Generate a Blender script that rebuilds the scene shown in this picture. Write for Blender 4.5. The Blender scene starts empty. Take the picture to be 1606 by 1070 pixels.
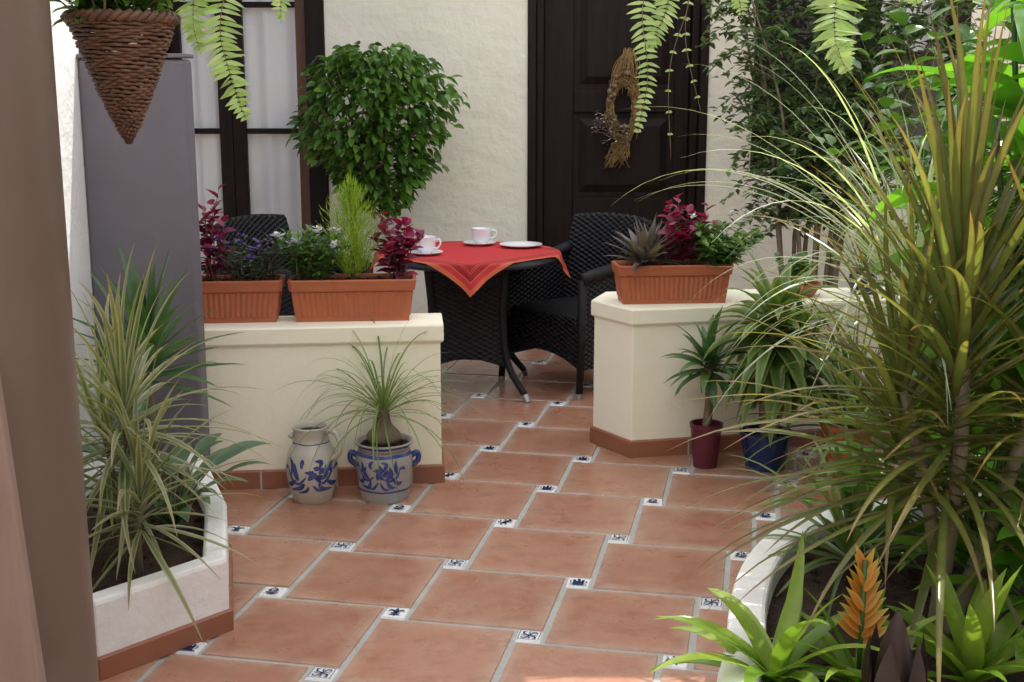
import bpy, math, random
from mathutils import Vector, Matrix, noise
R = math.radians
random.seed(7)
rnd = random.random
def U(a, b): return a + (b - a) * random.random()
scene = bpy.context.scene
COL = scene.collection
Z = Vector((0, 0, 1))
H = 1.57; PITCH = R(11.4); F = 1960.0; CX, CY = 803.0, 535.0
FW = Vector((0, math.cos(PITCH), -math.sin(PITCH))); UP = Vector((0, math.sin(PITCH), math.cos(PITCH)))
def ray(px, py): return FW + Vector((1, 0, 0)) * ((px - CX) / F) - UP * ((py - CY) / F)
def G(px, py, z=0.0):
    d = ray(px, py); t = (z - H) / d.z
    return Vector((0, 0, H)) + d * t
def at(px, py, Y):
    d = ray(px, py); return Vector((0, 0, H)) + d * (Y / d.y)

# ------------------------------------------------------------------ mesh builder
def catmull(pts, n):
    pts = [Vector(p) for p in pts]
    P = [pts[0] * 2 - pts[1]] + pts + [pts[-1] * 2 - pts[-2]]
    out = []; k = len(pts) - 1
    for i in range(n + 1):
        s = i / n * k; j = min(int(s), k - 1); t = s - j
        a, b, c, d = P[j], P[j + 1], P[j + 2], P[j + 3]
        out.append(0.5 * (2 * b + (c - a) * t + (2 * a - 5 * b + 4 * c - d) * t * t + (3 * b - a - 3 * c + d) * t ** 3))
    return out

class MB:
    def __init__(s): s.v = []; s.f = []; s.m = []; s.c = []
    def add(s, vs, fs, m=0, c=(.5, 0, 0)):
        o = len(s.v); s.v += [tuple(v) for v in vs]
        s.c += c if isinstance(c, list) else [c] * len(vs)
        for f in fs: s.f.append(tuple(i + o for i in f)); s.m.append(m)
    def box(s, a, b, m=0, c=None, M=None):
        x0, y0, z0 = a; x1, y1, z1 = b
        vs = [Vector(p) for p in ((x0,y0,z0),(x1,y0,z0),(x1,y1,z0),(x0,y1,z0),(x0,y0,z1),(x1,y0,z1),(x1,y1,z1),(x0,y1,z1))]
        if M: vs = [M @ v for v in vs]
        s.add(vs, [(3,2,1,0),(4,5,6,7),(0,1,5,4),(1,2,6,5),(2,3,7,6),(3,0,4,7)], m, c or (rnd(), 0, 0))
    def tube(s, pts, rad, n=6, m=0, c=None, cap=True):
        pts = [Vector(p) for p in pts]; k = len(pts)
        if not hasattr(rad, '__len__'): rad = [rad] * k
        t0 = (pts[1] - pts[0]).normalized()
        side = t0.cross(Z)
        if side.length < .05: side = Vector((1, 0, 0))
        side.normalize(); vs = []
        for i in range(k):
            t = (pts[min(i + 1, k - 1)] - pts[max(i - 1, 0)]).normalized()
            side = side - t * side.dot(t)
            if side.length < 1e-5: side = t.orthogonal()
            side.normalize(); w = t.cross(side)
            for j in range(n):
                a = 2 * math.pi * j / n
                vs.append(pts[i] + (side * math.cos(a) + w * math.sin(a)) * rad[i])
        fs = [(i*n + j, i*n + (j+1) % n, (i+1)*n + (j+1) % n, (i+1)*n + j) for i in range(k-1) for j in range(n)]
        if cap: fs += [tuple(range(n-1, -1, -1)), tuple(range((k-1)*n, k*n))]
        s.add(vs, fs, m, c or (rnd(), 0, 0))
    def lathe(s, prof, n=32, o=(0, 0, 0), m=0, c=(.5, 0, 0)):
        o = Vector(o); vs = []
        for r, z in prof:
            r = max(r, .0004)
            for j in range(n):
                a = 2 * math.pi * j / n
                vs.append(o + Vector((r * math.cos(a), r * math.sin(a), z)))
        k = len(prof)
        s.add(vs, [(i*n + j, i*n + (j+1) % n, (i+1)*n + (j+1) % n, (i+1)*n + j) for i in range(k-1) for j in range(n)], m, c)
    def blob(s, c, r, m=0, n=8, jit=.1, col=None):
        c = Vector(c); r = Vector(r) if hasattr(r, '__len__') else Vector((r, r, r)); vs = []; k = n // 2 + 1
        for i in range(k):
            th = math.pi * i / (k - 1)
            for j in range(n):
                a = 2 * math.pi * j / n; q = 1 + U(-jit, jit)
                vs.append(c + Vector((r.x * math.sin(th) * math.cos(a), r.y * math.sin(th) * math.sin(a), r.z * math.cos(th))) * q)
        s.add(vs, [(i*n + j, (i+1)*n + j, (i+1)*n + (j+1) % n, i*n + (j+1) % n) for i in range(k-1) for j in range(n)], m, col or (rnd(), 0, 0))
    def blade(s, p, d, L, W, droop=1.0, segs=7, fold=.3, m=0, shape='strap', roll=0, r=None, kink=0):
        p = Vector(p); d = Vector(d).normalized(); r = rnd() if r is None else r
        side = d.cross(Z)
        if side.length < .05:
            a = U(0, 6.28); side = Vector((math.cos(a), math.sin(a), 0)); side -= d * side.dot(d)
        side.normalize()
        if roll: side = Matrix.Rotation(roll, 3, d) @ side
        vs = []; cs = []; step = L / segs; sw = side * U(-kink, kink)
        for i in range(segs + 1):
            t = i / segs
            if shape == 'strap': w = W * min(1, .55 + 2 * t) * (1 - t ** 2.6)
            elif shape == 'ovate': w = W * math.sin(math.pi * min(1, .04 + .96 * t) ** .75)
            else: w = W * (1 - t)
            w = max(w, .0006)
            side2 = (side - d * side.dot(d)).normalized(); nr = side2.cross(d)
            vs += [p - side2 * (w/2) + nr * (fold * w/2), p.copy(), p + side2 * (w/2) + nr * (fold * w/2)]
            cs += [(r, 1, t), (r, 0, t), (r, 1, t)]
            p = p + d * step
            d = (d + Vector((0, 0, -droop / segs * (.4 + 1.2 * t))) + sw * (1 / segs)).normalized()
        fs = []
        for i in range(segs):
            b = i * 3; fs += [(b, b+1, b+4, b+3), (b+1, b+2, b+5, b+4)]
        s.add(vs, fs, m, cs)

ORI = {}
def build(mb, name, mats, parent=None, base=None, local=False, smooth=False, bevel=0, uv=False):
    me = bpy.data.meshes.new(name)
    off = Vector((0, 0, 0))
    if parent is not None and not local: off = ORI.get(parent.name, Vector((0, 0, 0)))
    elif base is not None: off = Vector(base)
    vs = [(v[0]-off.x, v[1]-off.y, v[2]-off.z) for v in mb.v] if off.length else mb.v
    me.from_pydata(vs, [], mb.f)
    if not isinstance(mats, (list, tuple)): mats = [mats]
    for m in mats: me.materials.append(m)
    me.polygons.foreach_set('material_index', mb.m)
    if smooth: me.polygons.foreach_set('use_smooth', [True] * len(mb.f))
    at_ = me.color_attributes.new('v', 'FLOAT_COLOR', 'POINT')
    flat = []
    for c in mb.c: flat += [c[0], c[1], c[2], 1.0]
    at_.data.foreach_set('color', flat)
    if uv:
        lay = me.uv_layers.new(name='UVMap')
        for p in me.polygons:
            n = p.normal; ax = max(range(3), key=lambda i: abs(n[i]))
            for li in p.loop_indices:
                co = me.vertices[me.loops[li].vertex_index].co
                if ax == 2: q = (co.x, co.y)
                elif abs(n.x) > .3 and abs(n.y) > .3 : q = ((co.x * -n.y + co.y * n.x), co.z)
                else: q = (co.y, co.z) if ax == 0 else (co.x, co.z)
                lay.data[li].uv = q
    me.update()
    o = bpy.data.objects.new(name, me); COL.objects.link(o)
    if parent is not None: o.parent = parent; ORI[o.name] = off if not local else Vector((0, 0, 0))
    elif base is not None: o.location = base; ORI[o.name] = off
    if bevel:
        b = o.modifiers.new('bevel', 'BEVEL'); b.width = bevel; b.segments = 2; b.limit_method = 'ANGLE'
    return o
def tag(o, label, cat, group=None):
    o['label'] = label; o['category'] = cat
    if group: o['group'] = group
    return o
def thing(name, label, cat, loc=(0, 0, 0), group=None, rz=0):
    o = bpy.data.objects.new(name, None); COL.objects.link(o); o.empty_display_size = .1
    o.location = loc; o.rotation_euler = (0, 0, rz); ORI[o.name] = Vector(loc)
    return tag(o, label, cat, group)
def struct(o): o['kind'] = 'structure'; return o
def copy_tree(o, parent=None):
    kids = list(o.children); c = o.copy(); COL.objects.link(c)
    if parent is not None: c.parent = parent
    for k in kids: copy_tree(k, c)
    return c

# ------------------------------------------------------------------ materials
def newmat(name):
    m = bpy.data.materials.new(name); m.use_nodes = True; nt = m.node_tree
    return m, nt, nt.nodes['Principled BSDF'], nt.nodes['Material Output']
def mixc(nt, fac, a, b, mode='MIX'):
    n = nt.nodes.new('ShaderNodeMix'); n.data_type = 'RGBA'; n.blend_type = mode
    for idx, val in ((0, fac), (6, a), (7, b)):
        if isinstance(val, bpy.types.NodeSocket): nt.links.new(val, n.inputs[idx])
        elif idx == 0: n.inputs[0].default_value = val
        else: n.inputs[idx].default_value = (*val, 1)
    return n.outputs[2]
def mth(nt, op, a, b=None, c=None):
    n = nt.nodes.new('ShaderNodeMath'); n.operation = op
    for i, v in enumerate((a, b, c)):
        if v is None: continue
        if isinstance(v, bpy.types.NodeSocket): nt.links.new(v, n.inputs[i])
        else: n.inputs[i].default_value = v
    return n.outputs[0]
def nz(nt, scale, detail=4, rough=.55, stretch=None):
    tc = nt.nodes.new('ShaderNodeTexCoord'); n = nt.nodes.new('ShaderNodeTexNoise')
    n.inputs['Scale'].default_value = scale; n.inputs['Detail'].default_value = detail; n.inputs['Roughness'].default_value = rough
    if stretch:
        mp = nt.nodes.new('ShaderNodeMapping'); mp.inputs['Scale'].default_value = stretch
        nt.links.new(tc.outputs['Object'], mp.inputs[0]); nt.links.new(mp.outputs[0], n.inputs[0])
    else: nt.links.new(tc.outputs['Object'], n.inputs[0])
    return n.outputs[0]
def ramp(nt, fac, lo, hi):
    n = nt.nodes.new('ShaderNodeMapRange'); nt.links.new(fac, n.inputs[0])
    n.inputs[1].default_value = lo; n.inputs[2].default_value = hi; return n.outputs[0]
def attr(nt):
    a = nt.nodes.new('ShaderNodeAttribute'); a.attribute_name = 'v'
    s = nt.nodes.new('ShaderNodeSeparateColor'); nt.links.new(a.outputs['Color'], s.inputs[0]); return s.outputs
def bumpn(nt, bsdf, hgt, strength, dist):
    b = nt.nodes.new('ShaderNodeBump'); b.inputs['Strength'].default_value = strength; b.inputs['Distance'].default_value = dist
    nt.links.new(hgt, b.inputs['Height']); nt.links.new(b.outputs[0], bsdf.inputs['Normal'])
def pbr(name, c1, c2=None, rough=.6, scale=6, bump=0, bscale=40, bdist=.01, stretch=None, metal=0, spec=.5, dirt=None):
    m, nt, b, o = newmat(name); c2 = c2 or tuple(x * .75 for x in c1)
    f = ramp(nt, nz(nt, scale, 5, .6, stretch), .3, .7)
    col = mixc(nt, f, c1, c2)
    if dirt:
        f2 = ramp(nt, nz(nt, scale * .23, 6, .7), .5, .78); col = mixc(nt, mth(nt, 'MULTIPLY', f2, .6), col, dirt)
    nt.links.new(col, b.inputs['Base Color'])
    b.inputs['Roughness'].default_value = rough; b.inputs['Metallic'].default_value = metal; b.inputs['Specular IOR Level'].default_value = spec
    if bump: bumpn(nt, b, nz(nt, bscale, 5, .6, stretch), bump, bdist)
    return m
def leafmat(name, ca, cb, edge=None, trans=.35, rough=.38, tip=None, tcol=None):
    m, nt, b, o = newmat(name); s = attr(nt)
    col = mixc(nt, s[0], ca, cb)
    if edge: col = mixc(nt, mth(nt, 'POWER', s[1], 1.8), col, edge)
    if tip: col = mixc(nt, mth(nt, 'POWER', s[2], 4.0), col, tip)
    f = ramp(nt, nz(nt, 22, 3), .25, .75); col = mixc(nt, mth(nt, 'MULTIPLY', f, .35), col, tuple(x * .4 for x in ca))
    nt.links.new(col, b.inputs['Base Color']); b.inputs['Roughness'].default_value = rough
    t = nt.nodes.new('ShaderNodeBsdfTranslucent')
    tc = mixc(nt, 1.0, col, tcol or (1.5, 1.6, .7), 'MULTIPLY'); nt.links.new(tc, t.inputs[0])
    mx = nt.nodes.new('ShaderNodeMixShader'); mx.inputs[0].default_value = trans
    nt.links.new(b.outputs[0], mx.inputs[1]); nt.links.new(t.outputs[0], mx.inputs[2]); nt.links.new(mx.outputs[0], o.inputs[0])
    return m
def weavemat(name, c1, c2, per=.012, rough=.42, bump=.9):
    m, nt, b, o = newmat(name)
    uvn = nt.nodes.new('ShaderNodeUVMap'); sp = nt.nodes.new('ShaderNodeSeparateXYZ'); nt.links.new(uvn.outputs[0], sp.inputs[0])
    k = 2 * math.pi / per
    su = mth(nt, 'SINE', mth(nt, 'MULTIPLY', sp.outputs[0], k * .5)); sv = mth(nt, 'SINE', mth(nt, 'MULTIPLY', sp.outputs[1], k))
    h = mth(nt, 'MULTIPLY', su, sv); h2 = mth(nt, 'MULTIPLY_ADD', h, .5, .5)
    col = mixc(nt, mth(nt, 'POWER', h2, 1.6), c2, c1); nt.links.new(col, b.inputs['Base Color'])
    b.inputs['Roughness'].default_value = rough; b.inputs['Specular IOR Level'].default_value = .28
    bumpn(nt, b, h2, bump, .008)
    return m

M = {}
M['plaster'] = pbr('cream_plaster', (.89, .86, .73), (.86, .82, .68), .85, 2.2, .5, 5, .05, dirt=(.79, .74, .60))
M['lowwall'] = pbr('pale_yellow_render', (.90, .865, .70), (.88, .835, .66), .8, 3, .25, 14, .012, dirt=(.81, .74, .57))
M['white'] = pbr('white_render', (.89, .88, .87), (.83, .81, .79), .9, 5, .5, 18, .015, spec=.25, dirt=(.66, .62, .57))
M['grey'] = pbr('lilac_grey_paint', (.165, .152, .175), (.135, .125, .145), .6, 3, .1, 30, .004, spec=.3, dirt=(.115, .105, .12))
M['brown'] = pbr('purple_brown_paint', (.155, .106, .080), (.125, .085, .065), .36, 2, .2, 40, .004, dirt=(.09, .060, .048))
M['darkwood'] = pbr('dark_brown_wood', (.018, .009, .007), (.008, .004, .003), .55, 5, .35, 14, .006, (6, 6, .6), spec=.22)
M['sunlitwood'] = pbr('sunlit_reddish_wood', (.16, .06, .03), (.11, .04, .02), .5, 5, .3, 14, .005, (6, 6, .6))  # sash wood made lighter and redder, sunlight put into the colour
M['terra'] = pbr('terracotta', (.44, .125, .052), (.37, .10, .042), .6, 9, .08, 60, .003, dirt=(.34, .12, .07))
M['skirt'] = pbr('skirting_tile', (.32, .125, .066), (.26, .092, .048), .5, 6, .1, 30, .004, dirt=(.22, .11, .08))
M['soil'] = pbr('soil', (.095, .046, .028), (.045, .022, .014), .95, 18, 1.0, 60, .04)
M['red_soil'] = pbr('reddish_soil', (.13, .045, .022), (.06, .022, .012), .95, 30, 1.0, 80, .03)
M['ceramic'] = pbr('white_ceramic', (.86, .89, .91), (.84, .87, .89), .12, 3)
M['stone'] = pbr('grey_stoneware', (.50, .47, .41), (.42, .39, .33), .28, 8, .06, 30, .003, dirt=(.36, .31, .24))
M['stonegrey'] = pbr('darker_grey_stoneware', (.37, .36, .34), (.30, .29, .27), .28, 8, .06, 30, .003, dirt=(.27, .25, .22))
M['cobalt'] = pbr('cobalt_glaze', (.012, .022, .16), (.07, .10, .28), .25, 28)
M['inset'] = pbr('glazed_white', (.82, .83, .83), (.76, .77, .78), .2, 8)
M['ink'] = pbr('blue_black_glaze', (.010, .015, .075), (.018, .028, .12), .25, 40)
M['steel'] = pbr('brushed_steel', (.5, .5, .5), None, .3, metal=1)
M['wicker'] = weavemat('dark_wicker', (.020, .019, .023), (.002, .002, .003), .026, .48, 1.0)
M['wickerplain'] = pbr('dark_wicker_frame', (.011, .010, .012), (.006, .006, .007), .5, 60, .6, 150, .006, spec=.28)
M['tabletop'] = pbr('table_dark', (.02, .02, .022), None, .3)
M['willow'] = pbr('willow', (.20, .10, .055), (.09, .043, .024), .6, 25, .3, 90, .003)
M['bark'] = pbr('bark', (.20, .15, .10), (.11, .08, .05), .85, 20, .6, 60, .01)
M['palebark'] = pbr('pale_bark', (.25, .21, .14), (.16, .135, .085), .8, 20, .5, 50, .01)
M['curtain'] = pbr('curtain', (.85, .86, .84), (.80, .81, .80), .9, 4)
M['straw'] = pbr('straw', (.36, .24, .09), (.22, .13, .05), .8, 30)
M['garlic'] = pbr('garlic', (.27, .18, .11), (.16, .09, .055), .6, 20)
M['driedflower'] = pbr('dried_flower', (.62, .58, .52), (.45, .38, .30), .9, 30)
M['maroon'] = pbr('maroon_plastic', (.11, .012, .03), None, .35)
M['bluepot'] = pbr('dark_blue_glaze', (.012, .025, .11), None, .2)
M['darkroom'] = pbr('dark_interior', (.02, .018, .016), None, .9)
M['ground'] = pbr('ground', (.24, .19, .15), (.18, .14, .11), .95, .8)
M['bouncewall'] = pbr('bounce_wall_white', (.86, .82, .74), (.82, .78, .70), .9, 2, .3, 6, .03)  # pale surface of the added wall that bounces sunlight
M['bud'] = pbr('dark_brown_bract', (.035, .016, .010), (.02, .009, .006), .6, 20, .2, 60, .003)
M['tan'] = pbr('pale_tan_wood', (.27, .19, .145), (.215, .15, .115), .6, 5, .25, 16, .005, (6, 6, .6))
M['whitepetal'] = leafmat('white_petal', (.8, .8, .78), (.7, .72, .7), trans=.3, tcol=(1, 1, 1))
M['cord'] = pbr('hemp_cord', (.2, .13, .07), None, .8)
# leaves
M['ficus'] = leafmat('ficus_leaf', (.045, .125, .018), (.17, .33, .05), trans=.3, rough=.32)
M['benj'] = leafmat('weeping_fig_leaf', (.065, .14, .05), (.19, .28, .11), trans=.3, rough=.28)
M['fern'] = leafmat('fern_leaf', (.30, .43, .16), (.50, .62, .33), trans=.45, rough=.4)
M['cypress'] = leafmat('lemon_cypress', (.22, .36, .03), (.42, .55, .06), trans=.3, rough=.6)
M['coleus'] = leafmat('coleus_leaf', (.16, .014, .05), (.36, .035, .12), trans=.35, rough=.45, tcol=(1.8, .7, .9))
M['herb'] = leafmat('herb_leaf', (.05, .14, .03), (.15, .30, .06), trans=.3)
M['darkherb'] = leafmat('dark_herb_leaf', (.03, .06, .03), (.06, .10, .06), trans=.25)
M['violet'] = leafmat('violet_petal', (.06, .03, .16), (.15, .09, .30), trans=.3, tcol=(1, 1, 1.3))
M['rhoeo'] = leafmat('rhoeo_leaf', (.09, .12, .09), (.17, .20, .15), edge=(.22, .08, .13), trans=.25)
M['spiky'] = leafmat('variegated_leaf', (.11, .18, .065), (.19, .25, .10), edge=(.54, .50, .34), trans=.3, tip=(.38, .27, .15))
M['yucca'] = leafmat('yucca_leaf', (.05, .13, .045), (.11, .21, .06), trans=.25)
M['bluegreen'] = leafmat('blue_green_leaf', (.07, .14, .09), (.13, .21, .12), edge=(.16, .24, .12), trans=.25)
M['pony'] = leafmat('ponytail_leaf', (.11, .19, .05), (.24, .32, .10), trans=.3)
M['marginata'] = leafmat('marginata_leaf', (.08, .145, .035), (.24, .31, .085), edge=(.19, .11, .055), trans=.45, rough=.2, tip=(.26, .13, .06))
M['palegrass'] = leafmat('pale_arching_leaf', (.46, .54, .36), (.74, .78, .64), trans=.4, rough=.22)
M['bright'] = leafmat('bright_broad_leaf', (.08, .25, .022), (.22, .45, .055), trans=.45, rough=.2)
M['broad'] = leafmat('dark_broad_leaf', (.05, .14, .028), (.15, .30, .05), trans=.4, rough=.2)
M['strap'] = leafmat('yellow_green_strap_leaf', (.13, .26, .03), (.30, .41, .07), trans=.4, rough=.26)
M['bract'] = leafmat('orange_bract', (.52, .13, .014), (.60, .28, .03), edge=(.58, .36, .06), trans=.3, tip=(.48, .55, .11), tcol=(1.2, .95, .5))
M['redflower'] = leafmat('red_spathe', (.5, .015, .015), (.6, .03, .02), trans=.2, rough=.2, tcol=(1.2, .6, .6))
M['drac'] = leafmat('striped_dracaena_leaf', (.07, .15, .03), (.13, .24, .05), edge=(.32, .38, .12), trans=.3)

# floor tile material
m, nt, b, o = newmat('floor_tile'); s = attr(nt)
c = mixc(nt, s[0], (.32, .125, .072), (.43, .20, .125))
c = mixc(nt, mth(nt, 'MULTIPLY', ramp(nt, nz(nt, 4.5, 5, .65), .35, .68), .8), c, (.42, .23, .16))
c = mixc(nt, mth(nt, 'MULTIPLY', mth(nt, 'POWER', s[1], 1.5), .65), c, (.46, .32, .24))
c = mixc(nt, mth(nt, 'MULTIPLY', ramp(nt, nz(nt, 12, 5, .7), .48, .74), .6), c, (.24, .088, .052))
c = mixc(nt, mth(nt, 'MULTIPLY', ramp(nt, nz(nt, 60, 4, .7), .55, .8), .35), c, (.2, .08, .05))
nt.links.new(c, b.inputs['Base Color'])
rr = mth(nt, 'MULTIPLY_ADD', nz(nt, 7, 4), .3, .16); nt.links.new(rr, b.inputs['Roughness'])
bumpn(nt, b, nz(nt, 9, 4), .3, .012); M['tile'] = m
M['grout'] = pbr('grout', (.44, .43, .41), (.36, .35, .33), .9, 12, .4, 120, .004)
# tablecloth
m, nt, b, o = newmat('red_cloth'); s = attr(nt)
e = s[1]
def band(lo, hi): return mth(nt, 'MULTIPLY', mth(nt, 'GREATER_THAN', e, lo), mth(nt, 'LESS_THAN', e, hi))
c = mixc(nt, ramp(nt, nz(nt, 60, 3), .3, .7), (.58, .030, .036), (.50, .023, .028))
c = mixc(nt, band(.0, .025), c, (.55, .12, .05))
c = mixc(nt, band(.05, .14), c, (.34, .010, .016))
st = mth(nt, 'GREATER_THAN', mth(nt, 'SINE', mth(nt, 'MULTIPLY', s[2], 520)), .2)
c = mixc(nt, mth(nt, 'MULTIPLY', band(.086, .106), st), c, (.50, .09, .05))
c = mixc(nt, band(.052, .058), c, (.55, .13, .06)); c = mixc(nt, band(.132, .138), c, (.55, .13, .06))
nt.links.new(c, b.inputs['Base Color']); b.inputs['Roughness'].default_value = .85
bumpn(nt, b, nz(nt, 350, 2), .25, .002); M['cloth'] = m
# glass
m, nt, b, o = newmat('window_glass')
tr = nt.nodes.new('ShaderNodeBsdfTransparent'); gl = nt.nodes.new('ShaderNodeBsdfGlossy'); gl.inputs['Roughness'].default_value = .03
mx = nt.nodes.new('ShaderNodeMixShader'); mx.inputs[0].default_value = .08
nt.links.new(tr.outputs[0], mx.inputs[1]); nt.links.new(gl.outputs[0], mx.inputs[2]); nt.links.new(mx.outputs[0], o.inputs[0]); M['glass'] = m
# translucent white sheet, added out of view to diffuse the sun
m, nt, b, o = newmat('white_diffuser_sheet')
tl = nt.nodes.new('ShaderNodeBsdfTranslucent'); tl.inputs[0].default_value = (.99, .985, .965, 1)
df = nt.nodes.new('ShaderNodeBsdfDiffuse'); df.inputs[0].default_value = (.9, .9, .88, 1)
mx = nt.nodes.new('ShaderNodeMixShader'); mx.inputs[0].default_value = .02
nt.links.new(tl.outputs[0], mx.inputs[1]); nt.links.new(df.outputs[0], mx.inputs[2]); nt.links.new(mx.outputs[0], o.inputs[0]); M['diffuser_sheet'] = m

# ------------------------------------------------------------------ camera, light
cam = bpy.data.cameras.new('camera'); co = bpy.data.objects.new('camera', cam); COL.objects.link(co)
cam.sensor_width = 36; cam.lens = 36 * F / 1606; cam.clip_start = .05; cam.clip_end = 500
co.location = (0, 0, H); co.rotation_euler = (R(90) - PITCH, 0, 0); scene.camera = co
SE, SA = R(66), R(50)
sd = Vector((math.sin(SA) * math.cos(SE), math.cos(SA) * math.cos(SE), math.sin(SE)))
sl = bpy.data.lights.new('sun', 'SUN'); sl.energy = 5; sl.angle = R(.5); sl.color = (1, .975, .92)
so = bpy.data.objects.new('sun', sl); COL.objects.link(so); so.rotation_euler = (-sd).to_track_quat('-Z', 'Y').to_euler(); so.location = (6, 8, 8)
w = bpy.data.worlds.new('World'); scene.world = w; w.use_nodes = True
sk = w.node_tree.nodes.new('ShaderNodeTexSky'); sk.sky_type = 'NISHITA'; sk.sun_disc = False
sk.sun_elevation = SE; sk.sun_rotation = SA; sk.dust_density = 3.0
bg = w.node_tree.nodes['Background']; w.node_tree.links.new(sk.outputs[0], bg.inputs[0]); bg.inputs[1].default_value = .15
scene.view_settings.view_transform = 'Standard'; scene.view_settings.look = 'None'; scene.view_settings.exposure = 0

# ------------------------------------------------------------------ ground and floor
mb = MB(); mb.add([(-150, -150, -.03), (150, -150, -.03), (150, 150, -.03), (-150, 150, -.03)], [(0, 1, 2, 3)])
struct(build(mb, 'ground', M['ground']))
def stroke(mb, pts, wd, mp, m=0, n=7, blunt=False):
    P = catmull([Vector((p[0], p[1], 0)) for p in pts], n); vs = []
    for i, p in enumerate(P):
        t = (P[min(i+1, n)] - P[max(i-1, 0)]).normalized(); nn = Vector((-t.y, t.x, 0)); k = i / n
        ww = wd * (1 if blunt else max(.06, math.sin(math.pi * (.08 + .9 * k)) ** .8))
        a = p + nn * ww / 2; c2 = p - nn * ww / 2
        vs += [mp(a.x, a.y), mp(c2.x, c2.y)]
    mb.add(vs, [(2*i, 2*i+1, 2*i+3, 2*i+2) for i in range(n)], m)
def motif(k):
    S = []
    def mir(pts, w, bl=False): S.append((pts, w, bl)); S.append(([(-x, y) for x, y in pts], w, bl))
    if k == 0:    # fleur
        S.append(([(0, -.12), (0, .12), (0, .4)], .17, False)); mir([(.05, -.1), (.12, .12), (.27, .2), (.36, .06)], .11)
        S.append(([(-.2, -.12), (.2, -.12)], .07, True)); S.append(([(0, -.14), (0, -.4)], .12, False)); mir([(.05, -.14), (.12, -.27), (.27, -.3)], .08)
    elif k == 1:  # rampant beast
        S += [([(-.16, -.2), (-.02, .02), (.1, .22)], .2, False), ([(.08, .15), (.2, .3), (.1, .4)], .16, False), ([(.05, .1), (.25, .12), (.36, .22)], .07, False),
              ([(0, 0), (.2, -.02), (.33, .04)], .07, False), ([(-.12, -.12), (.06, -.22), (.05, -.4)], .1, False), ([(-.16, -.15), (-.2, -.3), (-.1, -.42)], .09, False),
              ([(-.17, -.2), (-.36, -.1), (-.26, .12), (-.38, .34)], .06, False), ([(.03, .22), (-.08, .3), (-.02, .36)], .09, False)]
    elif k == 2:  # scrolling flower in frame
        for q in range(4):
            a = q * math.pi / 2 + .78; ca, sa = math.cos(a), math.sin(a)
            rot = lambda L: [(x * ca - y * sa, x * sa + y * ca) for x, y in L]
            S.append((rot([(.06, 0), (.25, .09), (.4, -.03), (.3, -.13)]), .08, False)); S.append((rot([(.05, .02), (.16, .2), (.26, .22)]), .06, False))
        S.append(([(-.08, 0), (.08, 0)], .13, False))
        for a, c2 in (((-.43, -.43), (.43, -.43)), ((.43, -.43), (.43, .43)), ((.43, .43), (-.43, .43)), ((-.43, .43), (-.43, -.43))): S.append(([a, c2], .025, True))
    elif k == 3:  # sailing boat
        S += [([(-.32, -.14), (0, -.25), (.32, -.14)], .15, False), ([(0, -.2), (0, .38)], .035, True), ([(.03, -.05), (.16, .08), (.05, .32)], .15, False),
              ([(-.03, -.05), (-.2, .05), (-.06, .28)], .13, False), ([(-.38, -.34), (-.1, -.3), (.12, -.36), (.38, -.32)], .05, False), ([(0, .38), (-.15, .36)], .05, False)]
    else:         # castle
        S += [([(0, -.32), (0, .05)], .5, True), ([(-.2, .02), (-.2, .2)], .12, True), ([(.2, .02), (.2, .2)], .12, True), ([(0, .02), (0, .32)], .13, True),
              ([(-.4, -.36), (.4, -.36)], .06, True)]
        mir([(.3, -.2), (.38, 0), (.3, .12)], .05)
    return S
ta = R(-11.3); e1 = Vector((math.cos(ta), math.sin(ta), 0)); e2 = Vector((-math.sin(ta), math.cos(ta), 0))
sp = .4376; A = sp * math.cos(R(10.9)); Bq = sp * math.sin(R(10.9))
org = G(621, 962) - e1 * (Bq/2) - e2 * (A + Bq/2)
mb = MB(); g = .0075
def pane(o_, x0, y0, x1, y1, m, rim, ht):
    r = rnd(); tz = [U(-.0014, .0014) for _ in range(4)]
    P = lambda x, y, z: o_ + e1 * x + e2 * y + Vector((0, 0, z))
    c4 = [(x0, y0), (x1, y0), (x1, y1), (x0, y1)]; cxm, cym = (x0+x1)/2, (y0+y1)/2
    jx = [U(-.002, .002) for _ in range(8)]
    vs = []; cs = []
    bv = .004
    for ins, z, gg in ((0, -.006, 1), (bv, ht, 1), (bv + rim, ht + .0006, 0)):
        for i, (x, y) in enumerate(c4):
            vs.append(P(x + math.copysign(ins, cxm - x) + jx[i], y + math.copysign(ins, cym - y) + jx[i+4], z + (tz[i] if z > 0 or gg == 0 else 0))); cs.append((r, gg, 0))
    fs = [(8, 9, 10, 11)]
    for k in (0, 4): fs += [(k + i, k + (i+1) % 4, k + 4 + (i+1) % 4, k + 4 + i) for i in range(4)]
    mb.add(vs, fs, m, cs)
known = {(0, 0): 0, (1, 0): 2, (2, 0): 1, (-1, 0): 3, (0, 1): 2, (1, 1): 4, (0, 2): 1, (1, 2): 2, (-1, 1): 2, (-1, 2): 3, (0, -1): 2, (0, 3): 4, (-2, 1): 0, (1, 3): 3}
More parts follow.
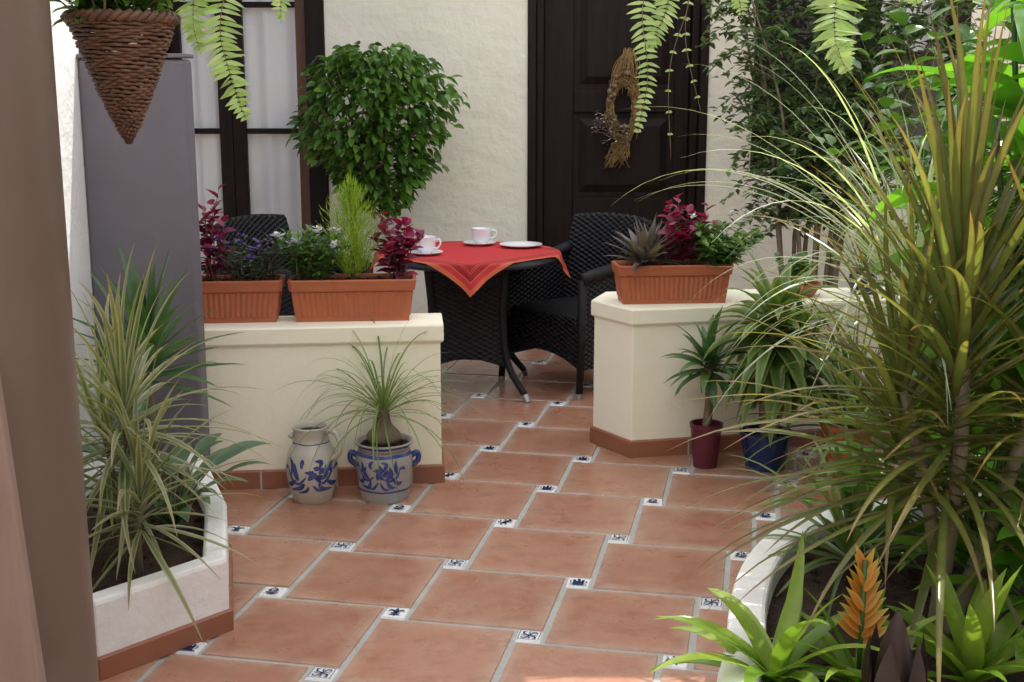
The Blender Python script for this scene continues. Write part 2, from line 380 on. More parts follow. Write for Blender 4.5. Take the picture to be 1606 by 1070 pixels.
for i in range(-16, 26):
    for j in range(-14, 26):
        o_ = org + (e1 * A - e2 * Bq) * i + (e2 * A + e1 * Bq) * j
        if not (-4.2 < o_.x < 7 and -1.8 < o_.y < 8.4): continue
        pane(o_, g, g, A - g, A - g, 1, .06, .0012)
        pane(o_, g * .4, A + g * .4, Bq - g * .4, A + Bq - g * .4, 2, .01, .0018)
        ce = o_ + e1 * (Bq/2) + e2 * (A + Bq/2); ce.z = .005
        if -2.2 < ce.x < 3.2 and 2.4 < ce.y < 7.6:
            ss = Bq - g * 1.6; k = known.get((i, j), random.randint(0, 4))
            mp = lambda x, y: ce + e1 * (x * ss) + e2 * (y * ss)
            for pts, wd, bl in motif(k): stroke(mb, pts, wd, mp, 3, 6, bl)
mb.add([(-4.5, -1.9, -.0035), (7.5, -1.9, -.0035), (7.5, 8.6, -.0035), (-4.5, 8.6, -.0035)], [(0, 1, 2, 3)], 0)
struct(build(mb, 'floor', [M['grout'], M['tile'], M['inset'], M['ink']]))

# ------------------------------------------------------------------ house facade
FY = 8.2
hf = thing('house_facade', 'cream plastered house wall with dark wooden door and windows', 'building', (0, FY, 0))
W1 = (-2.28, -1.195, .05, 2.7); DR = (.10, 1.26, -.05, 2.5); W2 = (1.55, 2.92, 1.05, 2.6)
xs = sorted({-6, 9, *W1[:2], *DR[:2], *W2[:2]}); zs = sorted({-.05, 4.6, W1[2], W1[3], DR[3], W2[2], W2[3]})
mb = MB()
def inop(x, z): return any(a < x < b_ and c_ < z < d_ for a, b_, c_, d_ in (W1, DR, W2))
for i in range(len(xs) - 1):
    for j in range(len(zs) - 1):
        if inop((xs[i] + xs[i+1]) / 2, (zs[j] + zs[j+1]) / 2): continue
        mb.add([(xs[i], FY, zs[j]), (xs[i+1], FY, zs[j]), (xs[i+1], FY, zs[j+1]), (xs[i], FY, zs[j+1])], [(0, 1, 2, 3)])
for a, b_, c_, d_ in (W1, DR, W2):
    y2 = FY + .3
    mb.add([(a, FY, c_), (b_, FY, c_), (b_, FY, d_), (a, FY, d_), (a, y2, c_), (b_, y2, c_), (b_, y2, d_), (a, y2, d_)], [(0, 4, 5, 1), (1, 5, 6, 2), (2, 6, 7, 3), (3, 7, 4, 0)])
mb.add([(-6, FY, 4.6), (9, FY, 4.6), (9, FY + .9, 4.6), (-6, FY + .9, 4.6), (-6, FY, -.05), (9, FY, -.05), (9, FY + .9, -.05), (-6, FY + .9, -.05)], [(0, 1, 2, 3), (3, 2, 6, 7), (1, 5, 6, 2), (4, 0, 3, 7)])
build(mb, 'wall', M['plaster'], hf)
# door
mb = MB()
for a, b_, y in ((.10, .155, FY - .02), (.155, .205, FY + .03), (1.155, 1.205, FY + .03), (1.205, 1.26, FY - .02)): mb.box((a, y, 0), (b_, FY + .2, 2.5))
mb.box((.155, FY + .03, 2.4), (1.205, FY + .2, 2.47)); mb.box((.16, FY - .005, 0), (1.2, FY + .26, .03))
build(mb, 'door_frame', M['darkwood'], hf, bevel=.008)
mb = MB(); mb.box((.207, FY + .13, .035), (1.153, FY + .18, 2.4))
door = build(mb, 'door', M['darkwood'], hf)
mb = MB()
for a, b_, c_, d_ in ((.207, .40, .035, 2.4), (1.06, 1.153, .035, 2.4), (.40, 1.06, .035, .18), (.40, 1.06, .70, .86), (.40, 1.06, 1.42, 1.56), (.40, 1.06, 2.26, 2.4)):
    mb.box((a + .0005, FY + .105, c_), (b_ - .0005, FY + .1295, d_))
build(mb, 'door_rail', M['darkwood'], door, bevel=.005)
for c_, d_ in ((.18, .70), (.86, 1.42), (1.56, 2.26)):
    mb = MB(); x0, x1 = .44, 1.02; z0, z1 = c_ + .04, d_ - .04; y0 = FY + .129; y1 = FY + .108
    mb.add([(x0, y0, z0), (x1, y0, z0), (x1, y0, z1), (x0, y0, z1), (x0+.05, y1, z0+.05), (x1-.05, y1, z0+.05), (x1-.05, y1, z1-.05), (x0+.05, y1, z1-.05)],
           [(0, 1, 5, 4), (1, 2, 6, 5), (2, 3, 7, 6), (3, 0, 4, 7), (4, 5, 6, 7)])
    build(mb, 'door_panel', M['darkwood'], door)
def curtain(mb, x0, x1, z0, z1, y):
    n = 40; vs = []
    for i in range(n + 1):
        x = x0 + (x1 - x0) * i / n; d = .010 * math.sin(i * .62) + .012 * math.sin(i * .31 + x0)
        vs += [(x, y + d, z0), (x, y + d * .8, z1)]
    mb.add(vs, [(2*i, 2*i+2, 2*i+3, 2*i+1) for i in range(n)])
# left window
mb = MB(); x0, x1, z0, z1 = W1
mb.box((x1 - .125, FY - .015, z0), (x1, FY + .2, z1)); mb.box((x0, FY - .015, z0), (x0 + .07, FY + .2, z1)); mb.box((x0 + .07, FY, z1 - .1), (x1 - .125, FY + .2, z1)); mb.box((x0 + .07, FY, z0), (x1 - .125, FY + .2, z0 + .12))
win = build(mb, 'window', M['darkwood'], hf, bevel=.008)
for a, b_ in ((x0 + .072, -1.822), (-1.82, x1 - .127)):
    mb = MB(); y = FY + .06
    lw, rw = (.07, .085) if a < -2 else (.085, .07)
    mb.box((a, y, z0 + .122), (a + lw, y + .05, z1 - .102)); mb.box((b_ - rw, y, z0 + .122), (b_, y + .05, z1 - .102), m=1 if a > -2 else 0)  # right stile gets the painted-in sunlit tone
    for zz in (.40, 1.30, 2.1): mb.box((a + lw, y + .008, zz - .018), (b_ - rw, y + .045, zz + .018))
    mb.box((a + lw, y + .004, z0 + .122), (b_ - rw, y + .05, z0 + .24)); mb.box((a + lw, y + .004, z1 - .2), (b_ - rw, y + .05, z1 - .102))
    build(mb, 'sash', [M['darkwood'], M['sunlitwood']], win, bevel=.004)
    mb = MB(); mb.add([(a + lw, y + .024, z0 + .2), (b_ - rw, y + .024, z0 + .2), (b_ - rw, y + .024, z1 - .2), (a + lw, y + .024, z1 - .2)], [(0, 1, 2, 3)]); build(mb, 'pane', M['glass'], win)
    mb = MB(); curtain(mb, a + .01, b_ - .01, z0 + .15, z1 - .12, y + .075); build(mb, 'curtain', M['curtain'], win, smooth=True)
# right window
mb = MB(); x0, x1, z0, z1 = W2
mb.box((x0, FY - .015, z0), (x0 + .09, FY + .2, z1)); mb.box((x1 - .09, FY - .015, z0), (x1, FY + .2, z1)); mb.box((x0 + .09, FY, z1 - .1), (x1 - .09, FY + .2, z1)); mb.box((x0 + .09, FY, z0), (x1 - .09, FY + .2, z0 + .1)); mb.box((2.16, FY + .01, z0 + .1), (2.31, FY + .19, z1 - .1))
win2 = build(mb, 'window', M['darkwood'], hf, bevel=.008)
for a, b_ in ((x0 + .092, 2.158), (2.312, x1 - .092)):
    mb = MB()
    for zz in (z0 + .13, 1.78, z1 - .13): mb.box((a, FY + .06, zz - .028), (b_, FY + .11, zz + .028))
    mb.box((a, FY + .058, z0 + .102), (a + .05, FY + .112, z1 - .102)); mb.box((b_ - .05, FY + .058, z0 + .102), (b_, FY + .112, z1 - .102))
    build(mb, 'sash', M['darkwood'], win2, bevel=.004)
    mb = MB(); mb.add([(a, FY + .085, z0 + .12), (b_, FY + .085, z0 + .12), (b_, FY + .085, z1 - .12), (a, FY + .085, z1 - .12)], [(0, 1, 2, 3)]); build(mb, 'pane', M['glass'], win2)
    if a > 2.2: mb = MB(); curtain(mb, a + .01, b_ - .01, 1.8, z1 - .1, FY + .24); build(mb, 'curtain', M['curtain'], win2, smooth=True)
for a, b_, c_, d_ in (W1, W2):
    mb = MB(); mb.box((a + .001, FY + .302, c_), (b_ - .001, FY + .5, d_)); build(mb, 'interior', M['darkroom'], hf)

# added out of view: wall bouncing sunlight, overhead sheet diffusing and blocking sun
mb = MB(); mb.box((-5, -2.3, -.03), (9, -2.0, 3.8)); struct(build(mb, 'bounce_wall', M['bouncewall']))
aw = thing('sun_diffuser', 'unseen white sheet added over the patio to diffuse sun with its right front corner cut away', 'sun_diffuser', (2, 4, 3.0))
mb = MB()
def diffuser_sheet(x0, x1, y0, y1, n=12, k=4):
    vs = [(x0 + (x1 - x0) * i / n, y0 + (y1 - y0) * j / k, 2.92 + (8.12 - (y0 + (y1 - y0) * j / k)) * .012) for j in range(k + 1) for i in range(n + 1)]
    mb.add(vs, [(j*(n+1) + i, j*(n+1) + i + 1, (j+1)*(n+1) + i + 1, (j+1)*(n+1) + i) for j in range(k) for i in range(n)])
diffuser_sheet(-.85, 1.9, 4.0, 8.12); diffuser_sheet(1.9, 5.2, 5.2, 8.12); diffuser_sheet(-2.8, 1.05, -1.5, 4.0)
build(mb, 'diffuser_sheet', M['diffuser_sheet'], aw, smooth=True)
# white side wall on the left, grey partition, brown pillar
mb = MB(); mb.box((-1.82, 1.4, -.02), (-1.565, 4.69, 2.7)); tag(build(mb, 'side_wall', M['white'], base=(-1.7, 3, 0), bevel=.02), 'white rendered side wall seen as a narrow strip behind the brown pillar', 'wall')
pt = thing('partition_wall', 'tall lilac grey painted partition standing at the left end of the low wall', 'wall', (-1.37, 4.64, 0))
mb = MB(); mb.box((-1.564, 4.60, 0), (-1.175, 4.70, 1.675)); build(mb, 'panel', M['grey'], pt, bevel=.012)
mb = MB(); mb.box((-1.563, 4.592, 1.68), (-1.168, 4.708, 1.695)); build(mb, 'capping', M['grey'], pt, bevel=.004)
pl = thing('pillar', 'smooth purple brown pillar in the left foreground', 'pillar', (-1.15, 2.6, 0))
mb = MB(); pr = [(.225, 0), (.225, .1), (.212, .12)] + [(.21 - .004 * k / 10, .12 + k * .27) for k in range(11)]; mb.lathe(pr, 64, (-1.15, 2.6, 0)); build(mb, 'shaft', M['brown'], pl, smooth=True)
q1 = at(-12, 560, 2.34); q2 = at(66, 1080, 2.28); dq = q2 - q1; q2 = q1 + dq * (q1.z / -dq.z); q2.z = .002
mb = MB(); off_ = Vector((-.14, .0, 0)); th = Vector((0, .03, 0)); vs = [q2 + off_, q2, q1, q1 + off_]; vs += [v + th for v in vs]
mb.add(vs, [(0, 1, 2, 3), (7, 6, 5, 4), (0, 4, 5, 1), (1, 5, 6, 2), (2, 6, 7, 3), (3, 7, 4, 0)]); tag(build(mb, 'board', M['tan'], base=q2, bevel=.006), 'pale tan board leaning beside the brown pillar at lower left corner', 'board')

# ------------------------------------------------------------------ low walls
def offpoly(poly, d):
    n = len(poly); out = []
    for i in range(n):
        p0, p1, p2 = Vector(poly[i-1]).to_2d(), Vector(poly[i]).to_2d(), Vector(poly[(i+1) % n]).to_2d()
        a = (p1 - p0).normalized(); c_ = (p2 - p1).normalized()
        n1 = Vector((-a.y, a.x)); n2 = Vector((-c_.y, c_.x)); mm = (n1 + n2); mm = mm / max(.35, mm.dot(n1) )
        out.append(p1 + mm * d)
    return out
def ringwall(mb, poly, prof, m=0, cap=False):
    loops = [[(q.x, q.y, z) for q in offpoly(poly, d)] for d, z in prof]; n = len(poly); vs = [v for L in loops for v in L]
    fs = [(k*n + i, k*n + (i+1) % n, (k+1)*n + (i+1) % n, (k+1)*n + i) for k in range(len(prof) - 1) for i in range(n)]
    if cap: fs.append(tuple(range((len(prof)-1)*n, len(prof)*n)))
    mb.add(vs, fs, m)
WT = .655
def lowwall(poly, label):
    c_ = sum((Vector((*p, 0)) for p in poly), Vector()) / len(poly)
    t = thing('low_wall', label, 'wall', c_)
    mb = MB(); ringwall(mb, poly, [(0, 0), (0, WT - .075), (-.004, WT - .07)]); build(mb, 'wall_body', M['lowwall'], t, bevel=.006)
    mb = MB(); ringwall(mb, poly, [(.01, WT - .075), (-.009, WT - .07), (-.013, WT - .062), (-.013, WT - .006), (-.009, WT), (.0, WT)], cap=True); build(mb, 'coping', M['lowwall'], t)
    mb = MB(); ringwall(mb, poly, [(0, .0), (-.012, .001), (-.012, .072), (-.006, .078), (.002, .078)])
    build(mb, 'skirting', M['skirt'], t)
    n = len(poly); mb = MB()
    for i in range(n):
        a = Vector((*poly[i], 0)); b_ = Vector((*poly[(i+1) % n], 0)); d = (b_ - a); L = d.length; d.normalize(); nn = Vector((d.y, -d.x, 0)); s_ = .26
        while s_ < L - .05:
            q = a + d * s_
            mb.add([q - d * .004 + nn * .0135, q + d * .004 + nn * .0135, q + d * .004 + nn * .0135 + Z * .074, q - d * .004 + nn * .0135 + Z * .074], [(0, 1, 2, 3)]); s_ += .30
    build(mb, 'skirting_joint', M['grout'], t)
    return t
lowwall([(-1.56, 4.735), (-.285, 4.875), (-.305, 5.12), (-1.56, 4.99)], 'cream low wall with two terracotta window boxes on its coping')
lowwall([(.515, 5.22), (2.1, 5.58), (2.1, 5.86), (.44, 5.68), (.365, 5.46)], 'cream low wall with angled end carrying a single window box')

# ------------------------------------------------------------------ raised planters
def soilfill(mb, poly, z, amp=.02, m=0):
    c_ = sum((Vector((p[0], p[1], 0)) for p in poly), Vector()) / len(poly); n = len(poly); K = 9; vs = []
    for k in range(K):
        s_ = 1 - k / (K - 1) * .98
        for p in poly:
            q = c_ + (Vector((p[0], p[1], 0)) - c_) * s_; vs.append((q.x, q.y, z + (noise.noise(q * 9) * amp + noise.noise(q * 25) * amp * .6 if k else 0)))
    mb.add(vs, [(k*n + i, k*n + (i+1) % n, (k+1)*n + (i+1) % n, (k+1)*n + i) for k in range(K-1) for i in range(n)] + [tuple(range((K-1)*n, K*n))], m)
    for _ in range(160):
        p = random.choice(poly); s_ = U(.05, .93); q = c_ + (Vector((p[0], p[1], 0)) - c_) * s_; r_ = U(.004, .014); mb.blob((q.x, q.y, z + r_ * .5), (r_, r_ * U(.6, 1), r_ * .7), m, 6, .25)
def chaikin(p, it):
    for _ in range(it):
        q = []
        for i in range(len(p)):
            a, b_ = Vector(p[i]), Vector(p[(i+1) % len(p)]); q += [a * .75 + b_ * .25, a * .25 + b_ * .75]
        p = q
    return [tuple(v) for v in p]
def subdiv(poly, L=.12):
    out = []
    for i in range(len(poly)):
        a, b_ = Vector(poly[i]), Vector(poly[(i+1) % len(poly)]); k = max(1, int((b_ - a).length / L))
        out += [tuple(a + (b_ - a) * j / k) for j in range(k)]
    return out
def raised(poly, h, t, label, soilz, skirt):
    c_ = sum((Vector((*p, 0)) for p in poly), Vector()) / len(poly); T = thing('raised_planter', label, 'planter', c_)
    mb = MB(); pr = [(0, 0), (0, h - .012), (.004, h - .004), (.012, h), (t - .012, h), (t - .004, h - .004), (t, h - .012), (t, .05)]
    ringwall(mb, poly, pr); build(mb, 'planter_wall', M['white'], T)
    if skirt:
        mb = MB(); ringwall(mb, poly, [(0, 0), (-.011, .001), (-.011, .062), (-.005, .067), (.002, .067)]); build(mb, 'skirting', M['skirt'], T)
    mb = MB(); soilfill(mb, [(q.x, q.y) for q in offpoly(poly, t - .005)], soilz); build(mb, 'soil', M['soil'], T, smooth=True)
    return T
LP = subdiv([(-1.56, 3.10), (-1.115, 3.14), (-.835, 3.46), (-.95, 3.97), (-1.17, 4.55), (-1.56, 4.55)])
raised(LP, .225, .07, 'low white rendered planter with terracotta skirting beside the brown pillar', .17, True)
rp = [G(px, py, .27) for px, py in ((1560, 762), (1420, 778), (1310, 792), (1215, 822), (1165, 872), (1143, 935), (1140, 1000), (1115, 1090))]
rp = [(p.x, p.y) for p in rp] + [(.46, 2.3), (2.4, 2.3), (2.5, 3.95)]
raised(chaikin(rp, 3), .27, .095, 'curved white rendered planter with thick rim in the right foreground', .205, False)

# ------------------------------------------------------------------ window boxes
def window_box():
    t = thing('window_box', '', 'planter')
    L, Wd, Hh = .5, .175, .17
    mb = MB()
    def per(sc, rib):
        pts = []; a, b_ = L/2 * sc, Wd/2 * (sc - .06)
        nr = 44
        for i in range(nr): pts.append((-a + 2*a*i/nr, -b_ - (rib if i % 2 and 1 < i < nr - 1 else 0)))
        for i in range(12): pts.append((a + (rib if i % 2 else 0), -b_ + 2*b_*i/12))
        for i in range(nr): pts.append((a - 2*a*i/nr, b_ + (rib if i % 2 and 1 < i < nr - 1 else 0)))
        for i in range(12): pts.append((-a - (rib if i % 2 else 0), b_ - 2*b_*i/12))
        return pts
    lv = [(.90, 0, 0), (.90, .006, .0), (.905, .02, 0), (.906, .022, .0045), (.955, .118, .0045), (.957, .121, 0), (.965, .135, 0)]
    rings = [[(x, y, z) for x, y in per(s_, rb)] for s_, z, rb in lv]; n = len(rings[0])
    mb.add([v for r_ in rings for v in r_], [(k*n + i, k*n + (i+1) % n, (k+1)*n + (i+1) % n, (k+1)*n + i) for k in range(len(lv)-1) for i in range(n)] + [tuple(range(n-1, -1, -1))])
    build(mb, 'box_body', M['terra'], t, local=True)
    mb = MB()
    c4 = [(-L/2+.012, -Wd/2), (L/2-.012, -Wd/2), (L/2, -Wd/2+.012), (L/2, Wd/2-.012), (L/2-.012, Wd/2), (-L/2+.012, Wd/2), (-L/2, Wd/2-.012), (-L/2, -Wd/2+.012)]
    ringwall(mb, c4, [(.012, .124), (0, .126), (-.003, .15), (-.006, .165), (-.003, .17), (.008, .17), (.012, .16), (.014, .12)]); build(mb, 'rim', M['terra'], t, local=True)
    mb = MB(); soilfill(mb, [(q.x, q.y) for q in offpoly(subdiv(c4, .05), .012)], .148, .012); build(mb, 'soil', M['red_soil'], t, local=True, smooth=True)
    return t
b0 = window_box(); b1 = copy_tree(b0); b2 = copy_tree(b0)
for o_, loc, rz, lab in ((b0, (-1.175, 4.97, WT), 6, 'ribbed terracotta window box half hidden by the grey partition'), (b1, (-.645, 5.01, WT), 5, 'ribbed terracotta window box holding the lemon green conifer'), (b2, (.70, 5.43, WT), 5, 'ribbed terracotta window box on the angled end of the right low wall')):
    o_.location = loc; o_.rotation_euler = (0, 0, R(rz)); o_['label'] = lab; o_['category'] = 'planter'; o_['group'] = 'terracotta window boxes'

# ------------------------------------------------------------------ plant helpers
def stembush(base, n, h, spread, LL, LW, per=10, droop=.6, segs=4, ex=0, ey=0, shape='ovate', mbs=None, up=.5, start=.15):
    mb, ms = mbs if mbs else (MB(), MB()); base = Vector(base)
    tips = []
    for i in range(n):
        a = U(0, 6.283); q = math.sqrt(rnd()) * spread; hh = h * U(.6, 1.05) * (1 - .25 * (q / max(spread, .001)) ** 2)
        b0_ = base + Vector((U(-ex, ex), U(-ey, ey), 0))
        tip = b0_ + Vector((math.cos(a) * q, math.sin(a) * q, hh)); mid = b0_ + (tip - b0_) * .5 + Vector((-math.cos(a) * q * .15, -math.sin(a) * q * .15, hh * .06))
        P = catmull([b0_, mid, tip], 8); ms.tube(P, [.0028 * (1 - .6 * k / 8) for k in range(9)], 4)
        tips.append(tip)
        for k in range(per):
            t = start + (1 - start) * k / (per - 1); j = min(7, int(t * 8)); p = P[j].lerp(P[j+1], t * 8 - j)
            az = k * 2.4 + a + U(-.4, .4); el = U(.1, .9) * up + (up * .8 if t > .85 else 0)
            d = Vector((math.cos(az) * math.cos(el), math.sin(az) * math.cos(el), math.sin(el)))
            mb.blade(p, d, LL * U(.6, 1.1) * (1 - .35 * (t > .9)), LW * U(.7, 1.1), droop, segs, .35, 0, shape, U(-.5, .5))
    return mb, ms, sorted(tips, key=lambda v: v.y - v.z)
def rosette(mb, c_, n, L, W, hi=80, lo=0, droop=1.0, segs=8, axis=.12, fold=.35, kink=.15, lvar=.3, az0=0, r0=.01):
    c_ = Vector(c_)
    for i in range(n):
        t = (i + rnd() * .8) / n; az = az0 + i * 2.39996 + U(-.25, .25); el = R(hi + (lo - hi) * t + U(-9, 9))
        d = Vector((math.cos(az) * math.cos(el), math.sin(az) * math.cos(el), math.sin(el)))
        mb.blade(c_ - Z * (axis * t) + Vector((d.x, d.y, 0)) * r0, d, L * U(1 - lvar, 1 + lvar * .5) , W * U(.8, 1.15), droop * U(.6, 1.3), segs, fold, 0, 'strap', U(-.3, .3), None, kink)
def plant(name, label, cat, base, parts, group=None):
    t = thing(name, label, cat, base, group)
    for nm, mb, mat in parts: build(mb, nm, mat, t, smooth=True)
    return t
def blooms(tips, k, L, W, j, mat, dz=.02):
    out = []
    for q in tips:
        fl = MB(); q = q + Vector((U(-j, j), U(-j, j), dz))
        for _ in range(k): a = U(0, 6.28); fl.blade(q + Vector((U(-j, j), U(-j, j), U(-j, j))) * .6, (math.cos(a), math.sin(a), .5), L, W, .2, 2, 0, 0, 'ovate')
        out.append(('flower', fl, mat))
    return out
def bx(o_, x, y, z=.148):   # point in a window box
    a = o_.rotation_euler.z; c_, s_ = math.cos(a), math.sin(a)
    return Vector(o_.location) + Vector((x * c_ - y * s_, x * s_ + y * c_, z))

# ---- plants in window boxes
p = bx(b0, -.04, .01); f_, s_, _ = stembush(p, 12, .40, .12, .08, .042, 9, ex=.06, ey=.03)
plant('coleus', 'tall purple red coleus in the window box beside the grey partition', 'plant', p, [('foliage', f_, M['coleus']), ('stem', s_, M['bark'])])
p = bx(b0, .14, 0); f_, s_, tips = stembush(p, 30, .19, .12, .05, .018, 11, ex=.07, ey=.05)
plant('violet_flower', 'dark bushy plant with small violet flowers at right end of its box', 'plant', p, [('foliage', f_, M['darkherb']), ('stem', s_, M['bark'])] + blooms(tips[:20], 7, .028, .019, .012, M['violet'], .01))
p = bx(b1, -.17, 0); f_, s_, tips = stembush(p, 42, .22, .15, .07, .018, 14, ex=.06, ey=.04, droop=.9)
plant('white_flower', 'green bushy plant with white flowers at left end of the conifer box', 'plant', p, [('foliage', f_, M['herb']), ('stem', s_, M['bark'])] + blooms(tips[1:15:3], 13, .028, .021, .02, M['whitepetal'], .03))
# lemon cypress
p = bx(b1, .0, .015); f_ = MB(); s_ = MB(); s_.tube([p - Z * .01, p + Z * .36], [.008, .002], 6)
for i in range(330):
    t = rnd() ** 1.15; hz = .02 + .33 * t; a = U(0, 6.283); rr_ = (.118 * (1 - t ** 2.2) + .016) * U(.5, 1.12) * (.75 + .4 * min(1, t * 4))
    st_ = p + Z * hz + Vector((math.cos(a), math.sin(a), 0)) * rr_ * .25; en = p + Z * (hz + .05 + .03 * rnd()) + Vector((math.cos(a), math.sin(a), 0)) * rr_
    P = catmull([st_, st_.lerp(en, .55) - Z * .008, en], 5)
    for k in range(11):
        j = k / 10 * 5; q = P[min(4, int(j))].lerp(P[min(5, int(j) + 1)], j - int(j)) if j < 5 else P[5]
        d = (en - st_).normalized() + Vector((U(-.7, .7), U(-.7, .7), U(0, .8)))
        f_.blade(q, d, U(.018, .034), .0042, 0, 2, .2, 0, 'taper')
plant('conifer', 'feathery lemon green dwarf conifer in the middle of its window box', 'plant', p, [('foliage', f_, M['cypress']), ('stem', s_, M['bark'])])
p = bx(b1, .18, .0); f_, s_, _ = stembush(p, 12, .28, .13, .085, .045, 10, ex=.04, ey=.03)
plant('coleus', 'wine red coleus at the right end of the conifer box in front of the table', 'plant', p, [('foliage', f_, M['coleus']), ('stem', s_, M['bark'])])
p = bx(b2, -.15, -.02); f_ = MB()
for k in range(3): rosette(f_, p + Vector((U(-.06, .06), U(-.03, .03), .05)), 16, .19, .038, 75, 5, .5, 6, .03)
plant('purple_edged_plant', 'spear leaved plant with purple edged leaves at left end of right box', 'plant', p, [('foliage', f_, M['rhoeo'])])
p = bx(b2, .03, .03); f_, s_, _ = stembush(p, 15, .30, .15, .085, .045, 10, ex=.05, ey=.02)
plant('coleus', 'wine red coleus in the box on the right low wall', 'plant', p, [('foliage', f_, M['coleus']), ('stem', s_, M['bark'])])
p = bx(b2, .19, -.02); f_, s_, tips = stembush(p, 54, .2, .2, .07, .024, 13, ex=.06, ey=.05, droop=1.2)
plant('spreading_herb', 'bushy light green plant spilling over right end of right box', 'plant', p, [('foliage', f_, M['herb']), ('stem', s_, M['bark'])] + blooms([q + Vector((-.06, .03, .10)) for q in tips[:3]], 7, .022, .016, .012, M['whitepetal']))

# ------------------------------------------------------------------ table, cloth, crockery, chairs
TC = Vector((-.23, 6.5, 0))
tb = thing('round_table', 'round dark wicker table with flared legs under a red cloth', 'table', TC)
mb = MB(); mb.lathe([(0, .695), (.465, .695), (.48, .70), (.485, .712), (.48, .726), (.47, .73), (0, .73)], 64); build(mb, 'table_top', M['tabletop'], tb, local=True, smooth=False)
mb = MB(); prof = [(.215, .694), (.20, .62), (.185, .5), (.178, .4), (.182, .3), (.196, .2), (.205, .155)]
n = 24; vs = []
for hs, z in prof:
    for sx, sy, dx, dy in ((-1, -1, 1, 0), (1, -1, 0, 1), (1, 1, -1, 0), (-1, 1, 0, -1)):
        for k in range(6): vs.append((sx * hs + dx * 2 * hs * k / 6, sy * hs + dy * 2 * hs * k / 6, z + (.05 * math.sin(math.pi * k / 6) if z < .16 else 0)))
mb.add(vs, [(i*n + j, (i+1)*n + j, (i+1)*n + (j+1) % n, i*n + (j+1) % n) for i in range(len(prof)-1) for j in range(n)]); build(mb, 'pedestal', M['wicker'], tb, local=True, uv=True)
for sx, sy in ((-1, -1), (1, -1), (1, 1), (-1, 1)):
    mb = MB(); P = catmull([(sx * .2, sy * .2, .69), (sx * .182, sy * .182, .42), (sx * .21, sy * .21, .18), (sx * .3, sy * .3, .03)], 14); mb.tube(P, [.021 - .004 * k / 14 for k in range(15)], 10)
    lg = build(mb, 'leg', M['wickerplain'], tb, local=True, smooth=True)
    mb = MB(); mb.tube([(sx * .296, sy * .296, .038), (sx * .309, sy * .309, .002)], [.019, .017], 10); build(mb, 'foot_cap', M['steel'], lg, local=True)
# cloth
mb = MB(); N = 90; S = .92; vs = []; cs = []; ca = R(45 + 3)
for i in range(N + 1):
    for j in range(N + 1):
        u, v = i / N - .5, j / N - .5; x = S * (u * math.cos(ca) - v * math.sin(ca)); y = S * (u * math.sin(ca) + v * math.cos(ca)); r_ = math.hypot(x, y); a = math.atan2(y, x)
        RR = .487; z = .7345 + .0012 * noise.noise(Vector((x * 9, y * 9, 3))) + .0012
        if r_ > RR - .02:
            q = max(0, r_ - RR); bend = max(0, min(1, (r_ - RR + .02) / .04)); fold_ = math.sin(a * 17 + .8) * .35 + math.sin(a * 29) * .2
            rr_ = min(r_, RR) + q * (.22 + .25 * fold_ * min(1, q / .06)); x, y = rr_ * math.cos(a), rr_ * math.sin(a)
            z -= q * .92 + .006 * bend * bend
        vs.append((x, y, z)); e_ = min(i, N - i, j, N - j) / N; cs.append((.5, e_, (j if min(i, N-i) < min(j, N-j) else i) / N))
mb.add(vs, [(i*(N+1) + j, (i+1)*(N+1) + j, (i+1)*(N+1) + j + 1, i*(N+1) + j + 1) for i in range(N) for j in range(N)], 0, cs)
cl = build(mb, 'tablecloth', M['cloth'], smooth=True); cl.location = TC
tag(cl, 'square red tablecloth with striped border hanging in points over round table', 'tablecloth')
ZT = .7385
def saucer(p, r_, label, name='saucer', cat='saucer', group=None):
    mb = MB(); mb.lathe([(0, 0), (r_ * .55, 0), (r_ * .6, .003), (r_, .014), (r_ * 1.005, .016), (r_ * .98, .0165), (r_ * .6, .006), (0, .005)], 40)
    o_ = build(mb, name, M['ceramic'], smooth=True); o_.location = p; return tag(o_, label, cat, group)
def cup(p, label, az):
    t = thing('cup', label, 'cup', p, 'white coffee cups', az)
    mb = MB(); mb.lathe([(0, .0), (.026, 0), (.029, .006), (.037, .014), (.048, .035), (.053, .082), (.054, .085), (.052, .0855), (.047, .04), (.034, .012), (0, .008)], 36); build(mb, 'bowl', M['ceramic'], t, local=True, smooth=True)
    mb = MB(); mb.tube(catmull([(.048, 0, .068), (.074, 0, .072), (.082, 0, .052), (.066, 0, .030), (.044, 0, .028)], 14), .005, 8); build(mb, 'handle', M['ceramic'], t, local=True, smooth=True)
s1 = G(752, 384, ZT); saucer(s1, .088, 'white saucer under the cup nearest the house wall', group='white saucers'); cup(s1 + Vector((.01, 0, .006)), 'white coffee cup standing at the back of the red tablecloth', R(10))
s2 = G(668, 399, ZT); saucer(s2, .088, 'white saucer under the cup partly hidden by the coleus', group='white saucers'); cup(s2 + Vector((0, .01, .006)), 'white coffee cup at the left of the table behind the coleus', R(-20))
saucer(G(817, 387, ZT), .115, 'flat white plate lying at the right of the red tablecloth', 'plate', 'plate')
mb = MB(); q = G(625, 392, ZT); mb.tube([q, q + Vector((.07, .02, .004)), q + Vector((.1, .03, .002))], [.003, .0025, .003], 6); mb.blob(q + Vector((.115, .034, .003)), (.017, .011, .003), 0, 10, 0)
tag(build(mb, 'spoon', M['steel'], base=q, smooth=True), 'small steel spoon lying at the left of the tablecloth', 'spoon')

